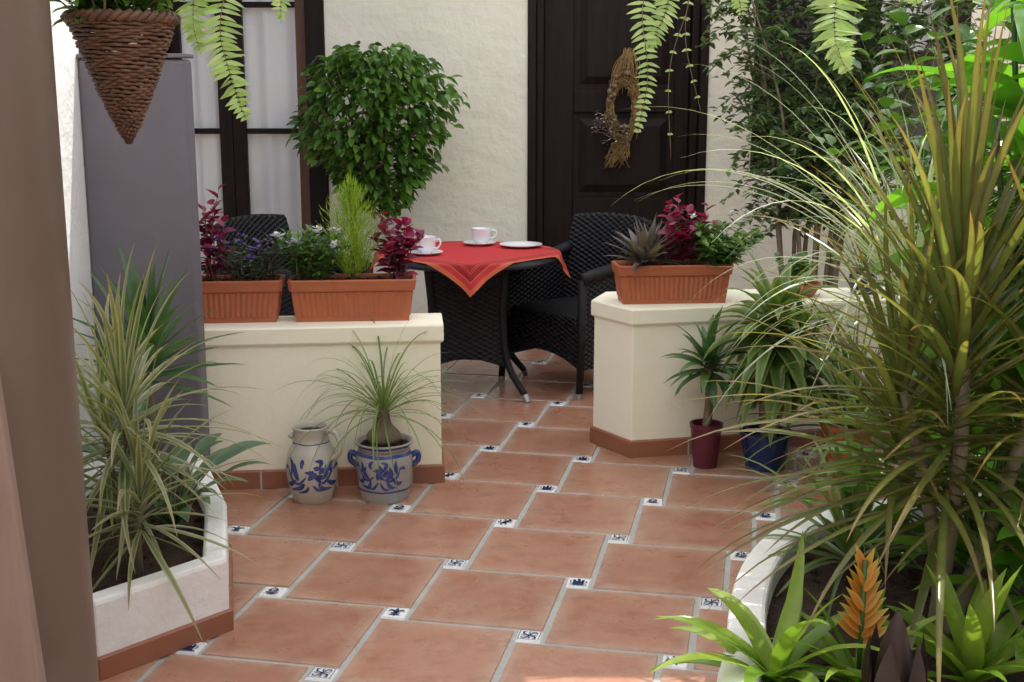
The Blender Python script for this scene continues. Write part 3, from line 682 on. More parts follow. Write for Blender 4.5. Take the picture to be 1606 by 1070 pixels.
def slab(mb, P0, P1, Q1, Q0, th):
    P0, P1, Q1, Q0 = map(Vector, (P0, P1, Q1, Q0)); nn = (P1 - P0).cross(Q0 - P0).normalized() * th
    vs = [P0, P1, Q1, Q0, P0 + nn, P1 + nn, Q1 + nn, Q0 + nn]; mb.add(vs, [(3, 2, 1, 0), (4, 5, 6, 7), (0, 1, 5, 4), (1, 2, 6, 5), (2, 3, 7, 6), (3, 0, 4, 7)])
def armchair():
    t = thing('wicker_armchair', '', 'chair')
    mb = MB(); mb.box((-.25, -.27, .36), (.25, .22, .425)); build(mb, 'seat', M['wicker'], t, local=True, uv=True, bevel=.02)
    mb = MB(); n = 10; vs = []
    for k, (z, y) in enumerate(((.40, .225), (.55, .25), (.70, .275), (.82, .30), (.885, .32), (.90, .335), (.885, .352), (.80, .335), (.60, .30), (.40, .27))):
        for i in range(n + 1):
            u = i / n * 2 - 1; vs.append((u * .285, y - .05 * u * u, z - (.02 * u * u if z > .8 else 0)))
    K = 10; mb.add(vs, [(k*(n+1) + i, k*(n+1) + i + 1, (k+1)*(n+1) + i + 1, (k+1)*(n+1) + i) for k in range(K-1) for i in range(n)] + [tuple(k*(n+1) for k in range(K)), tuple(k*(n+1) + n for k in range(K-1, -1, -1))])
    build(mb, 'backrest', M['wicker'], t, local=True, uv=True)
    for sx in (-1, 1):
        mb = MB(); P = catmull([(sx * .285, .24, .70), (sx * .295, .1, .665), (sx * .30, -.15, .645), (sx * .29, -.275, .62)], 12); mb.tube(P, .032, 10); ar = build(mb, 'armrest', M['wickerplain'], t, local=True, smooth=True)
        mb = MB(); slab(mb, (sx * .285, -.27, .15), (sx * .285, .24, .15), (sx * .29, .24, .69), (sx * .295, -.27, .63), .012); build(mb, 'side_panel', M['wicker'], t, local=True, uv=True)
        for y0, y1, zt in ((-.265, -.285, .62), (.25, .31, .70)):
            mb = MB(); mb.tube([(sx * .285, y0, zt), (sx * .285, y0, .3), (sx * .29, y1, .03)], [.024, .023, .018], 10); lg = build(mb, 'leg', M['wickerplain'], t, local=True, smooth=True)
            mb = MB(); mb.tube([(sx * .29, y1, .032), (sx * .291, y1, .001)], .019, 10); build(mb, 'foot_cap', M['steel'], lg, local=True)
    mb = MB(); n = 10; vs = []
    for i in range(n + 1):
        u = i / n * 2 - 1; vs += [(u * .27, -.268, .37), (u * .27, -.272, .15 + .07 * (1 - u * u)), (u * .27, -.255, .15 + .07 * (1 - u * u))]
    mb.add(vs, [(3*i, 3*i+1, 3*i+4, 3*i+3) for i in range(n)] + [(3*i+1, 3*i+2, 3*i+5, 3*i+4) for i in range(n)]); build(mb, 'apron', M['wicker'], t, local=True, uv=True)
    return t
c1 = armchair(); c1.location = (.35, 6.66, 0); c1.rotation_euler = (0, 0, R(-46)); c1['label'] = 'dark wicker armchair on the right of the table in front of the door'; c1['group'] = 'wicker armchairs'
c2 = copy_tree(c1); c2.location = (-1.16, 6.62, 0); c2.rotation_euler = (0, 0, R(62)); c2['label'] = 'dark wicker armchair on the left mostly hidden behind the window boxes'

# ------------------------------------------------------------------ dried wreath on the door
p0 = at(985, 82, FY + .06)
hb = thing('dried_wreath', 'dried wreath of straw, garlic bulbs and pale flowers hanging on dark door', 'ornament', p0)
rc = p0 + Vector((-.03, -.04, -.34))
def rg(a, k=1): return rc + Vector((.095 * k * math.cos(a), U(-.03, .02), .20 * k * math.sin(a)))
mb = MB()
for k in range(50):
    a = U(-.10, .08); b_ = U(-.05, 0); mb.tube(catmull([p0 + Vector((U(-.03, .04), b_ * .5, U(-.01, .03))), p0 + Vector((a, b_, U(-.08, -.13))), p0 + Vector((a * .9 - .02, b_, U(-.16, -.28)))], 5), .0028, 4)
for k in range(110):
    a0 = U(0, 6.28); k0 = U(.6, 1.2); mb.tube([rg(a0 + q * .2, k0 + U(-.08, .08)) for q in range(8)], .003, 4)
for k in range(36):
    q = rg(-1.57); mb.tube(catmull([q, q + Vector((U(-.08, .05), U(-.02, .01), -.06)), q + Vector((U(-.12, .06), U(-.03, .01), U(-.10, -.2)))], 5), .0028, 4)
build(mb, 'straw', M['straw'], hb, smooth=True)
for k in range(8):
    mb = MB(); q = rg(U(1.2, 3.4), U(.7, 1.2)) + Vector((0, -.03, 0)); r_ = U(.016, .025); mb.blob(q, (r_, r_, r_ * .95), 0, 10, .08); mb.tube([q + Z * r_ * .8, q + Vector((.01, 0, r_ * 2.2))], [.007, .002], 5)
    build(mb, 'garlic_bulb', M['garlic'], hb, smooth=True)
for c_, nn_ in ((rg(3.5, 1.4), 85), (rg(4.3, 1.0), 85)):
    mb = MB()
    for k in range(nn_):
        q = c_ + Vector((U(-.07, .07), U(-.08, -.02), U(-.07, .07))); a = U(0, 6.28); mb.blade(q, (math.cos(a), -abs(math.sin(a)), U(-.3, .6)), .038, .017, .3, 2, .2, 0, 'ovate')
    build(mb, 'dried_flower', M['driedflower'], hb, smooth=True)

# ------------------------------------------------------------------ stoneware jug and crock
def profr(prof, z):
    for (r0, z0), (r1, z1) in zip(prof, prof[1:]):
        if z0 <= z <= z1 and z1 > z0: return r0 + (r1 - r0) * (z - z0) / (z1 - z0)
    return prof[-1][0]
def smoothprof(pr, n):
    return [(max(0, v.x), v.y) for v in catmull([(r_, z, 0) for r_, z in pr], n)]
def flower_decor(mb, mp, zc, sc):
    S_ = []; J = lambda L: [(x + U(-.008, .008), y + U(-.008, .008)) for x, y in L]
    for k in range(6):
        a = k / 6 * 2 * math.pi + .4; S_.append((J([(.02 + .006 * math.cos(a), .008 + .006 * math.sin(a)), (.02 + .020 * math.cos(a), .008 + .020 * math.sin(a)), (.02 + .036 * math.cos(a + .5), .008 + .036 * math.sin(a + .5))]), .021))
    for sx in (-1, 1):
        S_ += [(J([(sx * .02, -.01), (sx * .05, -.028), (sx * .085, -.005), (sx * .10, .03)]), .012), (J([(sx * .045, -.02), (sx * .066, .005), (sx * .058, .044)]), .022), (J([(sx * .065, -.015), (sx * .09, -.042), (sx * .118, -.035)]), .02),
               (J([(sx * .088, 0), (sx * .078, .035), (sx * .09, .06)]), .017), (J([(sx * .03, -.025), (sx * .05, -.055), (sx * .085, -.056)]), .018), (J([(sx * .033, .025), (sx * .038, .052), (sx * .015, .064)]), .017), (J([(sx * .10, .02), (sx * .122, .035), (sx * .135, .015)]), .013), (J([(sx * .005, -.035), (sx * .02, -.06), (sx * .045, -.068)]), .013)]
    for pts, wd in S_: stroke(mb, [(x * sc, zc + y * sc) for x, y in pts], wd * sc, mp, 1, 8)
def stoneware(name, label, cat, loc, prof, bands, zc, sc, a0=-90, sm='stone'):
    t = thing(name, label, cat, loc); mb = MB(); outer = [q for q in prof]
    mb.lathe(outer, 48)
    zmax = max(z for r_, z in outer); up = []
    for r_, z in outer:
        up.append((r_, z))
        if z >= zmax - 1e-6: break
    def mp(u, z): r_ = profr(up, z); a = R(a0) + u / max(r_, .03); return Vector(((r_ + .0012) * math.cos(a), (r_ + .0012) * math.sin(a), z))
    flower_decor(mb, mp, zc, sc)
    for zb, wb in bands:
        vs = []
        for j in range(49):
            a = 2 * math.pi * j / 48; wv = .001 * math.sin(a * 5)
            for z in (zb - wb/2 + wv, zb + wv, zb + wb/2 + wv): r_ = profr(up, z) + .001; vs.append((r_ * math.cos(a), r_ * math.sin(a), z))
        mb.add(vs, [(3*j, 3*j+3, 3*j+4, 3*j+1) for j in range(48)] + [(3*j+1, 3*j+4, 3*j+5, 3*j+2) for j in range(48)], 1)
    build(mb, 'body', [M[sm], M['cobalt']], t, local=True, smooth=True); return t
jp = smoothprof([(.068, 0), (.073, .004), (.088, .05), (.098, .105), (.099, .145), (.090, .195), (.074, .228), (.067, .248), (.068, .275), (.071, .29)], 40) + [(.073, .295), (.069, .299), (.063, .296), (.061, .27), (.06, .2), (0, .19)]
gj = G(491, 783); jg = stoneware('jug', 'grey stoneware jug with blue painted flowers beside the potted palm', 'jug', gj, [(0, .006), *jp], [(.238, .004)], .122, 1.0, -84)
mb = MB(); mb.tube(catmull([(.062, 0, .278), (.10, 0, .286), (.130, 0, .252), (.126, 0, .205), (.088, 0, .172)], 14), [.011] * 15, 10); h_ = build(mb, 'handle', M['stone'], jg, local=True, smooth=True); h_.rotation_euler = (0, 0, R(-25))
mb = MB(); mb.lathe([(.0, .19), (.058, .26), (.058, .275), (0, .277)], 30); build(mb, 'mouth', M['darkroom'], jg, local=True, smooth=True)
mb = MB(); mb.tube([(-.066, -.02, .252), (-.075, -.022, .262), (-.07, -.02, .276)], [.006, .012, .006], 8); build(mb, 'spout', M['stone'], jg, local=True, smooth=True)
cp = smoothprof([(.088, 0), (.092, .004), (.100, .05), (.108, .11), (.112, .15), (.108, .18), (.098, .198), (.102, .215), (.112, .226)], 36) + [(.115, .231), (.111, .235), (.102, .232), (.098, .2), (0, .198)]
gc = G(604, 780); ck = stoneware('crock', 'grey stoneware crock with blue bands and flowers holding the ponytail palm', 'pot', gc, [(0, .004), *cp], [(.05, .007), (.19, .012), (.222, .010)], .122, .85, -98, 'stonegrey')
for sx in (-1, 1):
    mb = MB(); mb.tube(catmull([(sx * .104, 0, .17), (sx * .128, 0, .185), (sx * .132, 0, .155), (sx * .108, 0, .132)], 12), .011, 10); build(mb, 'lug_handle', M['cobalt'], ck, local=True, smooth=True)
mb = MB(); soilfill(mb, [(.098 * math.cos(k * .3491), .098 * math.sin(k * .3491)) for k in range(18)], .215, .008); build(mb, 'soil', M['soil'], ck, local=True, smooth=True)
p = gc + Z * .21
s_ = MB(); pr = smoothprof([(.035, 0), (.066, .025), (.064, .05), (.038, .08), (.028, .10), (.024, .13), (.012, .16)], 20); s_.lathe(pr, 20, p)
f_ = MB(); rosette(f_, p + Z * .15, 84, .44, .008, 72, 5, 2.6, 12, .03, kink=.5)
plant('ponytail_palm', 'small ponytail palm with swollen base and thin arching leaves in stoneware crock', 'plant', p, [('foliage', f_, M['pony']), ('trunk', s_, M['bark'])])

# ------------------------------------------------------------------ hanging basket
tp = at(191, 34, 3.1); hb = thing('hanging_basket', 'cone shaped brown wicker hanging basket in front of the grey partition', 'basket', tp)
mb = MB(); RB, HB = .117, .28; n = 56; rows = 34
for k in range(rows):
    z = -HB * k / rows; r0 = RB * (1 - (k / rows)) ** .85 + .006; P = []
    for j in range(n + 1): a = 2 * math.pi * j / n; r_ = r0 + .0035 * math.sin(a * 14 + math.pi * (k % 2)); P.append(tp + Vector((r_ * math.cos(a), r_ * math.sin(a), z + .0025 * math.sin(a * 3 + k) + U(-.0014, .0014))))
    mb.tube(P, .0044, 5, cap=False)
for j in range(14):
    a = 2 * math.pi * j / 14; mb.tube([tp + Vector((RB * math.cos(a), RB * math.sin(a), .01)), tp + Vector((RB * .56 * math.cos(a), RB * .56 * math.sin(a), -HB * .5)), tp + Vector((.004 * math.cos(a), .004 * math.sin(a), -HB - .01))], .004, 5)
build(mb, 'basket_body', M['willow'], hb, smooth=True)
mb = MB()
for q in range(2):
    P = []
    for j in range(73): a = 2 * math.pi * j / 72; P.append(tp + Vector(((RB + .008 + .007 * math.cos(a * 18 + q * math.pi)) * math.cos(a), (RB + .008 + .007 * math.cos(a * 18 + q * math.pi)) * math.sin(a), .008 + .008 * math.sin(a * 18 + q * math.pi))))
    mb.tube(P, .0085, 6, cap=False)
build(mb, 'rim', M['willow'], hb, smooth=True)
for j in range(3):
    a = 2 * math.pi * j / 3 + .5; mb = MB(); mb.tube([tp + Vector((RB * math.cos(a), RB * math.sin(a), .01)), tp + Vector((0, 0, .75))], .003, 5); build(mb, 'cord', M['cord'], hb)
f_, s_, _ = stembush(tp - Z * .02, 46, .2, .2, .075, .035, 9, ex=.07, ey=.07, droop=1.2, up=.3)
plant('trailing_plant', 'leafy green plant growing out of the cone shaped basket', 'plant', tp, [('foliage', f_, M['ficus']), ('stem', s_, M['bark'])])

# ------------------------------------------------------------------ hanging ferns
def frond(pts, plen, n, wdt=.011):
    mb = MB(); P = catmull(pts, 24); mb.tube(P, [.0022 - .0014 * k / 24 for k in range(25)], 4, 1)
    for i in range(n):
        t = .03 + .96 * i / n; s_ = t * 24; k = min(23, int(s_)); p = P[k].lerp(P[k+1], s_ - k); tg = (P[k+1] - P[k]).normalized()
        sv = tg.cross(Vector((.15, 1, .1))).normalized()
        L = plen * (min(1, .55 + 1.5 * t)) * (1 - t ** 3) ** .8 + .006
        for sg in (-1, 1):
            d = sv * sg + tg * .3 + Vector((U(-.18, .18), U(-.55, .2), U(-.2, .2)))
            mb.blade(p, d, L * U(.75, 1.08), wdt * U(.8, 1.1), .3, 4, .2, 0, 'strap', U(.7, 1.7) * sg)
    return mb
def fern(label, specs, group='hanging ferns'):
    loc = at(specs[0][0][0][0], specs[0][0][0][1], specs[0][0][0][2]); t = thing('hanging_fern', label, 'fern', loc, group)
    for pts, pl_, n, wd in specs: build(frond([at(*q) for q in pts], pl_, n, wd), 'frond', [M['fern'], M['bark']], t, smooth=True)
fern('hanging fern with long fronds above the left window', [
    ([(375, -160, 3.5), (365, -60, 3.4), (345, 40, 3.32), (362, 120, 3.3), (388, 195, 3.3)], .075, 40, .014),
    ([(375, -160, 3.5), (330, -110, 3.35), (308, -30, 3.3), (303, 35, 3.28), (315, 85, 3.3)], .06, 34, .013),
    ([(375, -160, 3.5), (420, -110, 3.4), (438, -40, 3.38), (441, 36, 3.4)], .05, 32, .012)])
D_ = -.32
fern('hanging fern dangling in front of the dark door', [
    ([(1060, -170, 3.9 + D_), (1040, -90, 3.75 + D_), (1008, 10, 3.7 + D_), (1016, 120, 3.7 + D_), (998, 218, 3.72 + D_)], .042, 40, .013),
    ([(1060, -170, 3.9 + D_), (1040, -70, 3.8 + D_), (1048, 0, 3.78 + D_), (1030, 50, 3.75 + D_), (1012, 82, 3.75 + D_)], .042, 30, .012),
    ([(1060, -170, 3.9 + D_), (1090, -90, 3.8 + D_), (1082, 0, 3.8 + D_), (1050, 110, 3.8 + D_), (1052, 250, 3.8 + D_)], .012, 16, .008),
    ([(1060, -170, 3.9 + D_), (1120, -100, 3.8 + D_), (1150, -40, 3.8 + D_), (1165, 30, 3.8 + D_)], .05, 30, .012),
    ([(1060, -170, 3.9 + D_), (1085, -60, 3.8 + D_), (1075, 60, 3.8 + D_), (1100, 180, 3.8 + D_)], .012, 14, .008)])
fern('bright sunlit fern frond hanging at upper right before the fig tree', [
    ([(1330, -170, 3.3), (1318, -90, 3.2), (1312, -10, 3.2), (1310, 60, 3.2), (1330, 118, 3.22)], .085, 36, .016),
    ([(1330, -170, 3.3), (1390, -110, 3.2), (1420, -50, 3.2), (1440, 10, 3.2)], .07, 30, .014)])

# ------------------------------------------------------------------ rounded fig against the wall
p = Vector((-.85, 7.68, 0)); pb = p + Vector((-.13, -.04, 0)); f_ = MB(); s_ = MB()
s_.tube(catmull([pb + Z * .2, pb + Vector((.015, 0, .6)), p + Vector((-.11, .0, .95)), p + Vector((.01, 0, 1.5))], 16), [.026 - .016 * k / 16 for k in range(17)], 8)
def figr(t): return .455 * (math.sin(math.pi * min(1, max(0, t)) ** .98 * .95 + .06) ** .34) * (.58 + .42 * min(1, t * 1.7))
for i in range(60):
    t = U(.1, .9); a = U(0, 6.28); r_ = figr(t) * .85; q = p + Vector((math.cos(a) * r_, math.sin(a) * r_ * .7, .90 + .90 * t)); s_.tube([p + Vector((-.06, 0, .95 + .4 * t)), q - Z * .03, q], [.008, .004, .002], 4)
for i in range(2700):
    t = rnd() ** .85; a = U(0, 6.283); k = rnd() ** .45
    q0 = Vector((math.cos(a), math.sin(a) * .62, t * 1.6)); cl_ = noise.noise(q0 * 2.1 + Vector((3.1, 0, 0))) * .42 + noise.noise(q0 * 5) * .26
    r_ = figr(t) * (k + cl_ - .01); q = p + Vector((math.cos(a) * r_ + .06 * (t - .4), math.sin(a) * r_ * .62, .88 + .91 * t + .10 * noise.noise(q0 * 1.7) + U(-.05, .03)))
    d = Vector((math.cos(a) * .7 + U(-.3, .3), math.sin(a) * .7 - .3, U(-1.1, .2)))
    f_.blade(q, d, U(.055, .092), U(.032, .047), .6, 4, .4, 0, 'ovate', U(-.9, .9))
plant('fig_tree', 'dense rounded green fig tree against the wall between window and door', 'tree', p, [('crown', f_, M['ficus']), ('trunk', s_, M['bark'])])
mb = MB(); mb.lathe([(0, 0), (.12, 0), (.16, .24), (.17, .25), (.17, .28), (.155, .28), (.15, .23), (0, .22)], 32, pb); tag(build(mb, 'flower_pot', M['terra'], base=pb, smooth=False), 'round terracotta pot holding the fig tree behind the low wall', 'pot')

# ------------------------------------------------------------------ tall weeping fig on the right
p = Vector((1.75, 7.25, 0)); f_ = MB(); s_ = MB()
for k in range(12):
    bx_ = U(-.25, .25); top = p + Vector((bx_ * 2.6 + U(-.2, .35), U(-.25, .25), U(1.7, 2.7))); P = catmull([p + Vector((bx_ * .5, U(-.1, .1), 0)), p + Vector((bx_ * .9 + U(-.06, .06), U(-.1, .1), .8)), p.lerp(top, .62) + Vector((U(-.08, .08), 0, .05)), top], 20)
    s_.tube(P, [.017 - .013 * j / 20 for j in range(21)], 6)
    for j in range(7, 21):
        for r_ in range(4):
            a = U(0, 6.28); L = U(.16, .36); d = Vector((math.cos(a), math.sin(a) * .7, U(-.1, .6))).normalized(); q0 = P[j]
            TP = catmull([q0, q0 + d * L * .55 + Z * .02, q0 + d * L - Z * L * .35], 6); s_.tube(TP, [.003 - .002 * i_ / 6 for i_ in range(7)], 3, cap=False)
            for m_ in range(14):
                t_ = .1 + .9 * m_ / 13; jj = t_ * 6; ii = min(5, int(jj)); q = TP[ii].lerp(TP[ii+1], jj - ii); az = U(0, 6.28); f_.blade(q, (math.cos(az), math.sin(az), U(-.9, .3)), U(.05, .075), U(.024, .036), .4, 3, .4, 0, 'ovate', U(-.6, .6))
plant('weeping_fig', 'tall slender weeping fig with many thin stems before the right window', 'tree', p, [('crown', f_, M['benj']), ('trunk', s_, M['palebark'])])

# ------------------------------------------------------------------ left planter plants
p = Vector((-1.12, 3.5, .17)); f_ = MB(); s_ = MB()
for dx, dy, hz, n, L in ((.0, .0, .52, 66, .44), (.06, -.1, .30, 44, .38), (-.08, .06, .42, 40, .38)):
    q = p + Vector((dx, dy, hz)); s_.tube(catmull([p + Vector((dx * .5, dy * .5, -.02)), p + Vector((dx * .7, dy * .8, hz * .5)), q], 8), [.012 - .004 * k / 8 for k in range(9)], 6)
    rosette(f_, q, n, L, .021, 82, -32, 1.0, 9, .16, kink=.5)
plant('spiky_dracaena', 'spiky variegated dracaena with pale striped leaves in left white planter', 'plant', p, [('foliage', f_, M['spiky']), ('stem', s_, M['bark'])])
p = Vector((-1.27, 4.25, .17)); f_ = MB(); s_ = MB(); s_.tube([p - Z * .02, p + Z * .50], [.022, .016], 8)
rosette(f_, p + Z * .53, 50, .36, .042, 85, -10, .5, 7, .14)
plant('yucca', 'upright green yucca in front of the grey partition', 'plant', p, [('foliage', f_, M['yucca']), ('stem', s_, M['bark'])])
p = Vector((-1.10, 3.85, .17)); f_ = MB(); s_ = MB()
for k in range(22):
    a = k * 2.4; el = R(U(35, 75)); d = Vector((math.cos(a) * math.cos(el), math.sin(a) * math.cos(el), math.sin(el))); q = p + d * U(.12, .26); s_.tube([p, p.lerp(q, .6) + Z * .02, q], .003, 4)
    f_.blade(q, Vector((d.x, d.y, .35)), U(.15, .21), U(.06, .08), 1.0, 7, .25, 0, 'ovate', U(-.3, .3))
plant('broad_leaf_plant', 'blue green broad leaved plant at the far edge of left white planter', 'plant', p, [('foliage', f_, M['bluegreen']), ('stem', s_, M['herb'])])

# ------------------------------------------------------------------ potted plants by right low wall
def pot(name, label, p, r_, h_, mat):
    mb = MB(); mb.lathe([(0, 0), (r_ * .74, 0), (r_ * .97, h_ * .9), (r_ * 1.03, h_ * .91), (r_ * 1.03, h_), (r_ * .92, h_), (r_ * .88, h_ * .86), (0, h_ * .84)], 32, p); return tag(build(mb, name, mat, base=p), label, 'pot')
q = Vector((.82, 5.10, 0)); pot('flower_pot', 'maroon flower pot against the angled end of right low wall', q, .068, .19, M['maroon'])
p = q + Z * .155; f_ = MB(); s_ = MB(); s_.tube(catmull([p, p + Vector((.01, 0, .15)), p + Vector((0, 0, .29))], 8), .019, 8)
rosette(f_, p + Z * .31, 38, .21, .046, 80, -30, 1.2, 7, .07)
plant('yucca', 'small yucca with a bare stem in the maroon pot', 'plant', p, [('foliage', f_, M['yucca']), ('trunk', s_, M['bark'])])
q = Vector((1.07, 5.08, 0)); pot('flower_pot', 'wide dark blue glazed pot beside the maroon pot', q, .11, .16, M['bluepot'])
p = q + Z * .13; f_ = MB(); s_ = MB(); s_.tube(catmull([p, p + Vector((-.015, 0, .22)), p + Vector((.02, 0, .48))], 8), .024, 8); s_.tube(catmull([p + Vector((.03, 0, 0)), p + Vector((.07, .02, .15)), p + Vector((.12, .02, .3))], 8), .014, 8)
rosette(f_, p + Vector((.02, 0, .50)), 84, .33, .068, 75, -55, 1.8, 8, .16); rosette(f_, p + Vector((.13, .02, .34)), 54, .30, .058, 80, -40, 1.5, 7, .12)
plant('striped_dracaena', 'striped dracaena with a cane trunk in the dark blue pot', 'plant', p, [('foliage', f_, M['drac']), ('trunk', s_, M['palebark'])])
q = Vector((1.40, 5.0, 0)); pot('flower_pot', 'round terracotta pot on the floor right of the dark blue pot', q, .12, .22, M['terra'])
p = q + Z * .18; f_ = MB(); rosette(f_, p + Z * .04, 90, .55, .02, 86, 5, 1.5, 10, .05, kink=.35)
plant('grassy_plant', 'bushy grass leaved plant in the terracotta floor pot', 'plant', p, [('foliage', f_, M['pony'])])
q = Vector((1.29, 5.58, WT)); mb = MB(); mb.lathe([(0, 0), (.07, 0), (.10, .045), (.105, .06), (.095, .06), (.088, .04), (0, .035)], 32, q); tag(build(mb, 'bowl', M['terra'], base=q), 'shallow terracotta bowl on the right low wall', 'bowl')
p = q + Z * .035; f_, s_, _ = stembush(p, 16, .16, .1, .06, .03, 8, ex=.04, ey=.04); plant('small_herb', 'small leafy plant growing in the shallow terracotta bowl', 'plant', p, [('foliage', f_, M['herb']), ('stem', s_, M['bark'])])
q = Vector((1.60, 5.64, WT)); mb = MB(); mb.lathe([(0, 0), (.05, 0), (.066, .05), (.058, .1), (.062, .11), (.055, .11), (.05, .09), (0, .08)], 32, q); tag(build(mb, 'flower_pot', M['bluepot'], base=q, smooth=True), 'small blue glazed pot on top of the right low wall', 'pot')
p = q + Z * .085; f_ = MB(); rosette(f_, p, 40, .42, .012, 88, 35, .5, 7, .02); plant('grassy_plant', 'upright grassy plant in the small blue pot on the wall', 'plant', p, [('foliage', f_, M['pony'])])

# ------------------------------------------------------------------ right foreground planter plants
SZ = .205
p = Vector((1.10, 3.0, SZ)); f_ = MB(); s_ = MB()
for top, n, L, ax, hi, lo in ((Vector((1.095, 3.0, 1.12)), 165, .68, .58, 84, -14), (Vector((1.00, 3.12, .84)), 70, .54, .30, 80, -8), (Vector((1.36, 3.05, .98)), 105, .62, .48, 80, -12)):
    P = catmull([p + Vector((U(-.02, .02), U(-.02, .02), -.03)), p.lerp(top, .5) + Vector((.02, 0, 0)), top], 14); s_.tube(P, [.021 - .006 * k / 14 for k in range(15)], 8)
    rosette(f_, top, n, L, .0235, hi, lo, .85, 10, ax, kink=.35)
plant('dragon_tree', 'large dragon tree with long narrow olive leaves in the right foreground', 'plant', p, [('foliage', f_, M['marginata']), ('trunk', s_, M['palebark'])])
p = Vector((1.16, 3.58, SZ)); f_ = MB(); s_ = MB(); tz = .76; s_.tube(catmull([p - Z * .02, p + Vector((.02, 0, .35)), p + Vector((0, 0, tz))], 8), [.035, .03, .027, .025, .023, .021, .02, .019, .018], 8)
rosette(f_, p + Z * (tz + .02), 95, .70, .0105, 86, 5, 2.1, 14, .08, kink=.35)
for k in range(14):
    a = R(U(145, 220)); el = R(U(42, 70)); f_.blade(p + Z * tz, (math.cos(a) * math.cos(el), math.sin(a) * math.cos(el), math.sin(el)), U(.85, 1.15), .0125, U(1.4, 2.0), 16, .3, 0, 'strap', 0, U(.6, 1), .25)
plant('arching_grass_plant', 'plant with long pale arching sunlit leaves behind the dragon tree', 'plant', p, [('foliage', f_, M['palegrass']), ('trunk', s_, M['palebark'])])
p = Vector((1.42, 3.42, SZ)); f_ = MB(); s_ = MB()
for k in range(10):
    top = p + Vector((U(-.22, .25), U(-.25, .2), U(1.25, 2.1))); P = catmull([p, p.lerp(top, .5) + Vector((.03, 0, 0)), top], 12); s_.tube(P, [.014 - .007 * j / 12 for j in range(13)], 6)
    for j in range(14):
        q = P[4 + int(j / 14 * 8)] ; a = j * 2.4 + k; el = U(-.1, .9); d = Vector((math.cos(a) * math.cos(el), math.sin(a) * math.cos(el), math.sin(el))); s_.tube([q, q + d * .07], .003, 4)
        f_.blade(q + d * .07, d, U(.26, .40), U(.085, .13), 1.3, 8, .3, 0, 'ovate', U(-.5, .5))
plant('tall_broad_leaf_plant', 'tall plant with big bright green sunlit leaves at the right edge', 'plant', p, [('foliage', f_, M['bright']), ('stem', s_, M['herb'])])
def lowleaf(p, n, L, W, hi, lo, stemL, mat, name, label, extra=None):
    f_ = MB(); s_ = MB()
    for k in range(n):
        a = k * 2.4 + U(-.3, .3); el = R(U(lo, hi)); d = Vector((math.cos(a) * math.cos(el), math.sin(a) * math.cos(el), math.sin(el))); q = p + d * stemL * U(.6, 1.1); s_.tube([p, p.lerp(q, .6) + Z * .015, q], .0032, 4)
        f_.blade(q, Vector((d.x, d.y, .25)), L * U(.75, 1.1), W * U(.8, 1.1), 1.0, 7, .25, 0, 'ovate', U(-.4, .4))
    return plant(name, label, 'plant', p, [('foliage', f_, mat), ('stem', s_, M['herb'])] + (extra or []))
q = Vector((1.36, 2.92, SZ)); ex_ = []
for c_, d, L in ((Vector((-.03, -.12, .33)), (-.5, -.4, .7), .09), (Vector((.05, -.05, .27)), (.3, -.5, .6), .08)):
    fl = MB(); fl.blade(q + c_, d, L, L * .85, .6, 6, .4, 0, 'ovate'); fl.tube([q, q + c_ * .9, q + c_], .003, 4); ex_.append(('flower', fl, M['redflower']))
lowleaf(q, 46, .23, .09, 80, 25, .30, M['bright'], 'red_flowered_plant', 'low broad leaved plant with red flower at lower right corner', ex_)
lowleaf(Vector((1.36, 3.46, SZ)), 60, .22, .075, 85, 20, .46, M['bright'], 'leafy_plant', 'leafy green plant behind the trunk of the dragon tree')
p = Vector((1.75, 4.4, 0)); f_, s_, _ = stembush(p, 75, 2.25, .55, .15, .065, 24, ex=.25, ey=.25, droop=1.0, start=.1)
plant('leafy_shrub', 'green leafy shrub behind the tall sunlit plant on the right', 'shrub', p, [('foliage', f_, M['broad']), ('stem', s_, M['bark'])])
p = Vector((1.00, 3.46, SZ)); f_ = MB(); rosette(f_, p + Z * .03, 56, .46, .02, 85, 10, 1.4, 9, .03, kink=.3)
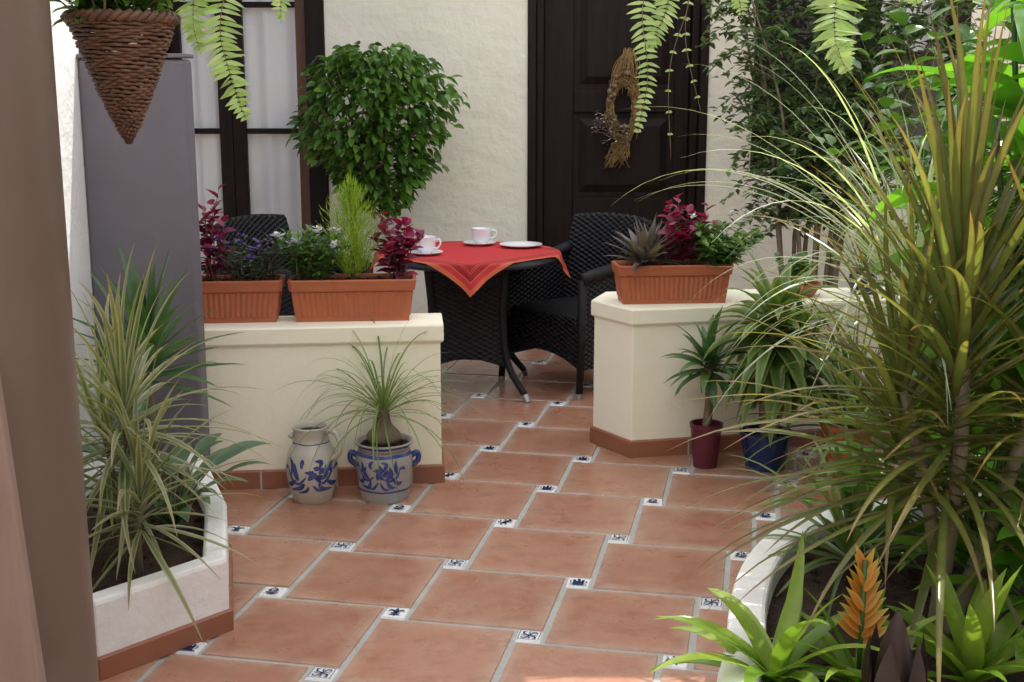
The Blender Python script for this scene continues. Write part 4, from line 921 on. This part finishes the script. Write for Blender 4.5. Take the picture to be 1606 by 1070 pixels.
plant('strap_leaf_clump', 'clump of narrow green arching leaves at the far side of curved planter', 'plant', p, [('foliage', f_, M['pony'])])
# orange bromeliad: flat feathery spike of pointed bracts
p = G(1345, 1085, SZ); f_ = MB(); rosette(f_, p + Z * .03, 20, .27, .036, 60, 10, .9, 8, .02, kink=.2); fl = MB(); ax0 = p + Vector((.0, 0, .12))
s_ = MB(); s_.tube([p, ax0 + Z * .2], .006, 6)
for k in range(20):
    sg = -1 if k % 2 else 1; u = k / 20; z = .0 + .185 * u; d = Vector((sg * (.75 - .45 * u), U(-.15, .08), .65 + .35 * u)); fl.blade(ax0 + Z * z + Vector((0, U(-.008, .008), 0)), d, .084 * (1 - .25 * u), .024 * (1 - .25 * u), .3, 6, .35, 0, 'ovate', sg * U(.8, 1.4))
plant('bromeliad', 'bromeliad with orange yellow sword shaped flower in right planter', 'plant', p, [('foliage', f_, M['strap']), ('flower', fl, M['bract']), ('stem', s_, M['herb'])])
p = G(1215, 1085, SZ); f_ = MB(); rosette(f_, p + Z * .04, 22, .36, .05, 62, 5, 1.1, 9, .02, kink=.25)
plant('bromeliad', 'bright yellow green bromeliad rosette spilling over near rim of right planter', 'plant', p, [('foliage', f_, M['strap'])])
p = G(1520, 1085, SZ); f_ = MB(); rosette(f_, p + Z * .04, 22, .30, .055, 75, 20, .8, 9, .02, kink=.2)
plant('bromeliad', 'green strap leaved bromeliad in front of the dragon tree trunk', 'plant', p, [('foliage', f_, M['strap'])])
p = G(1397, 1140, SZ); mb = MB(); pr = [(.002, 0), (.026, .01), (.040, .06), (.043, .11), (.035, .17), (.020, .23), (.003, .27)]; mb.lathe([(r_ * 1.0, z) for r_, z in smoothprof(pr, 20)], 16, p)
for k in range(6): a = k * 1.05; mb.blade(p + Vector((math.cos(a) * .040, math.sin(a) * .040, .04)), (math.cos(a) * .1, math.sin(a) * .1, 1), .18, .06, -.15, 5, -.5, 0, 'ovate')
tag(build(mb, 'dark_bud', M['bud'], base=p, smooth=True), 'dark brown pointed plant bud at the bottom beside the orange bromeliad', 'bud')
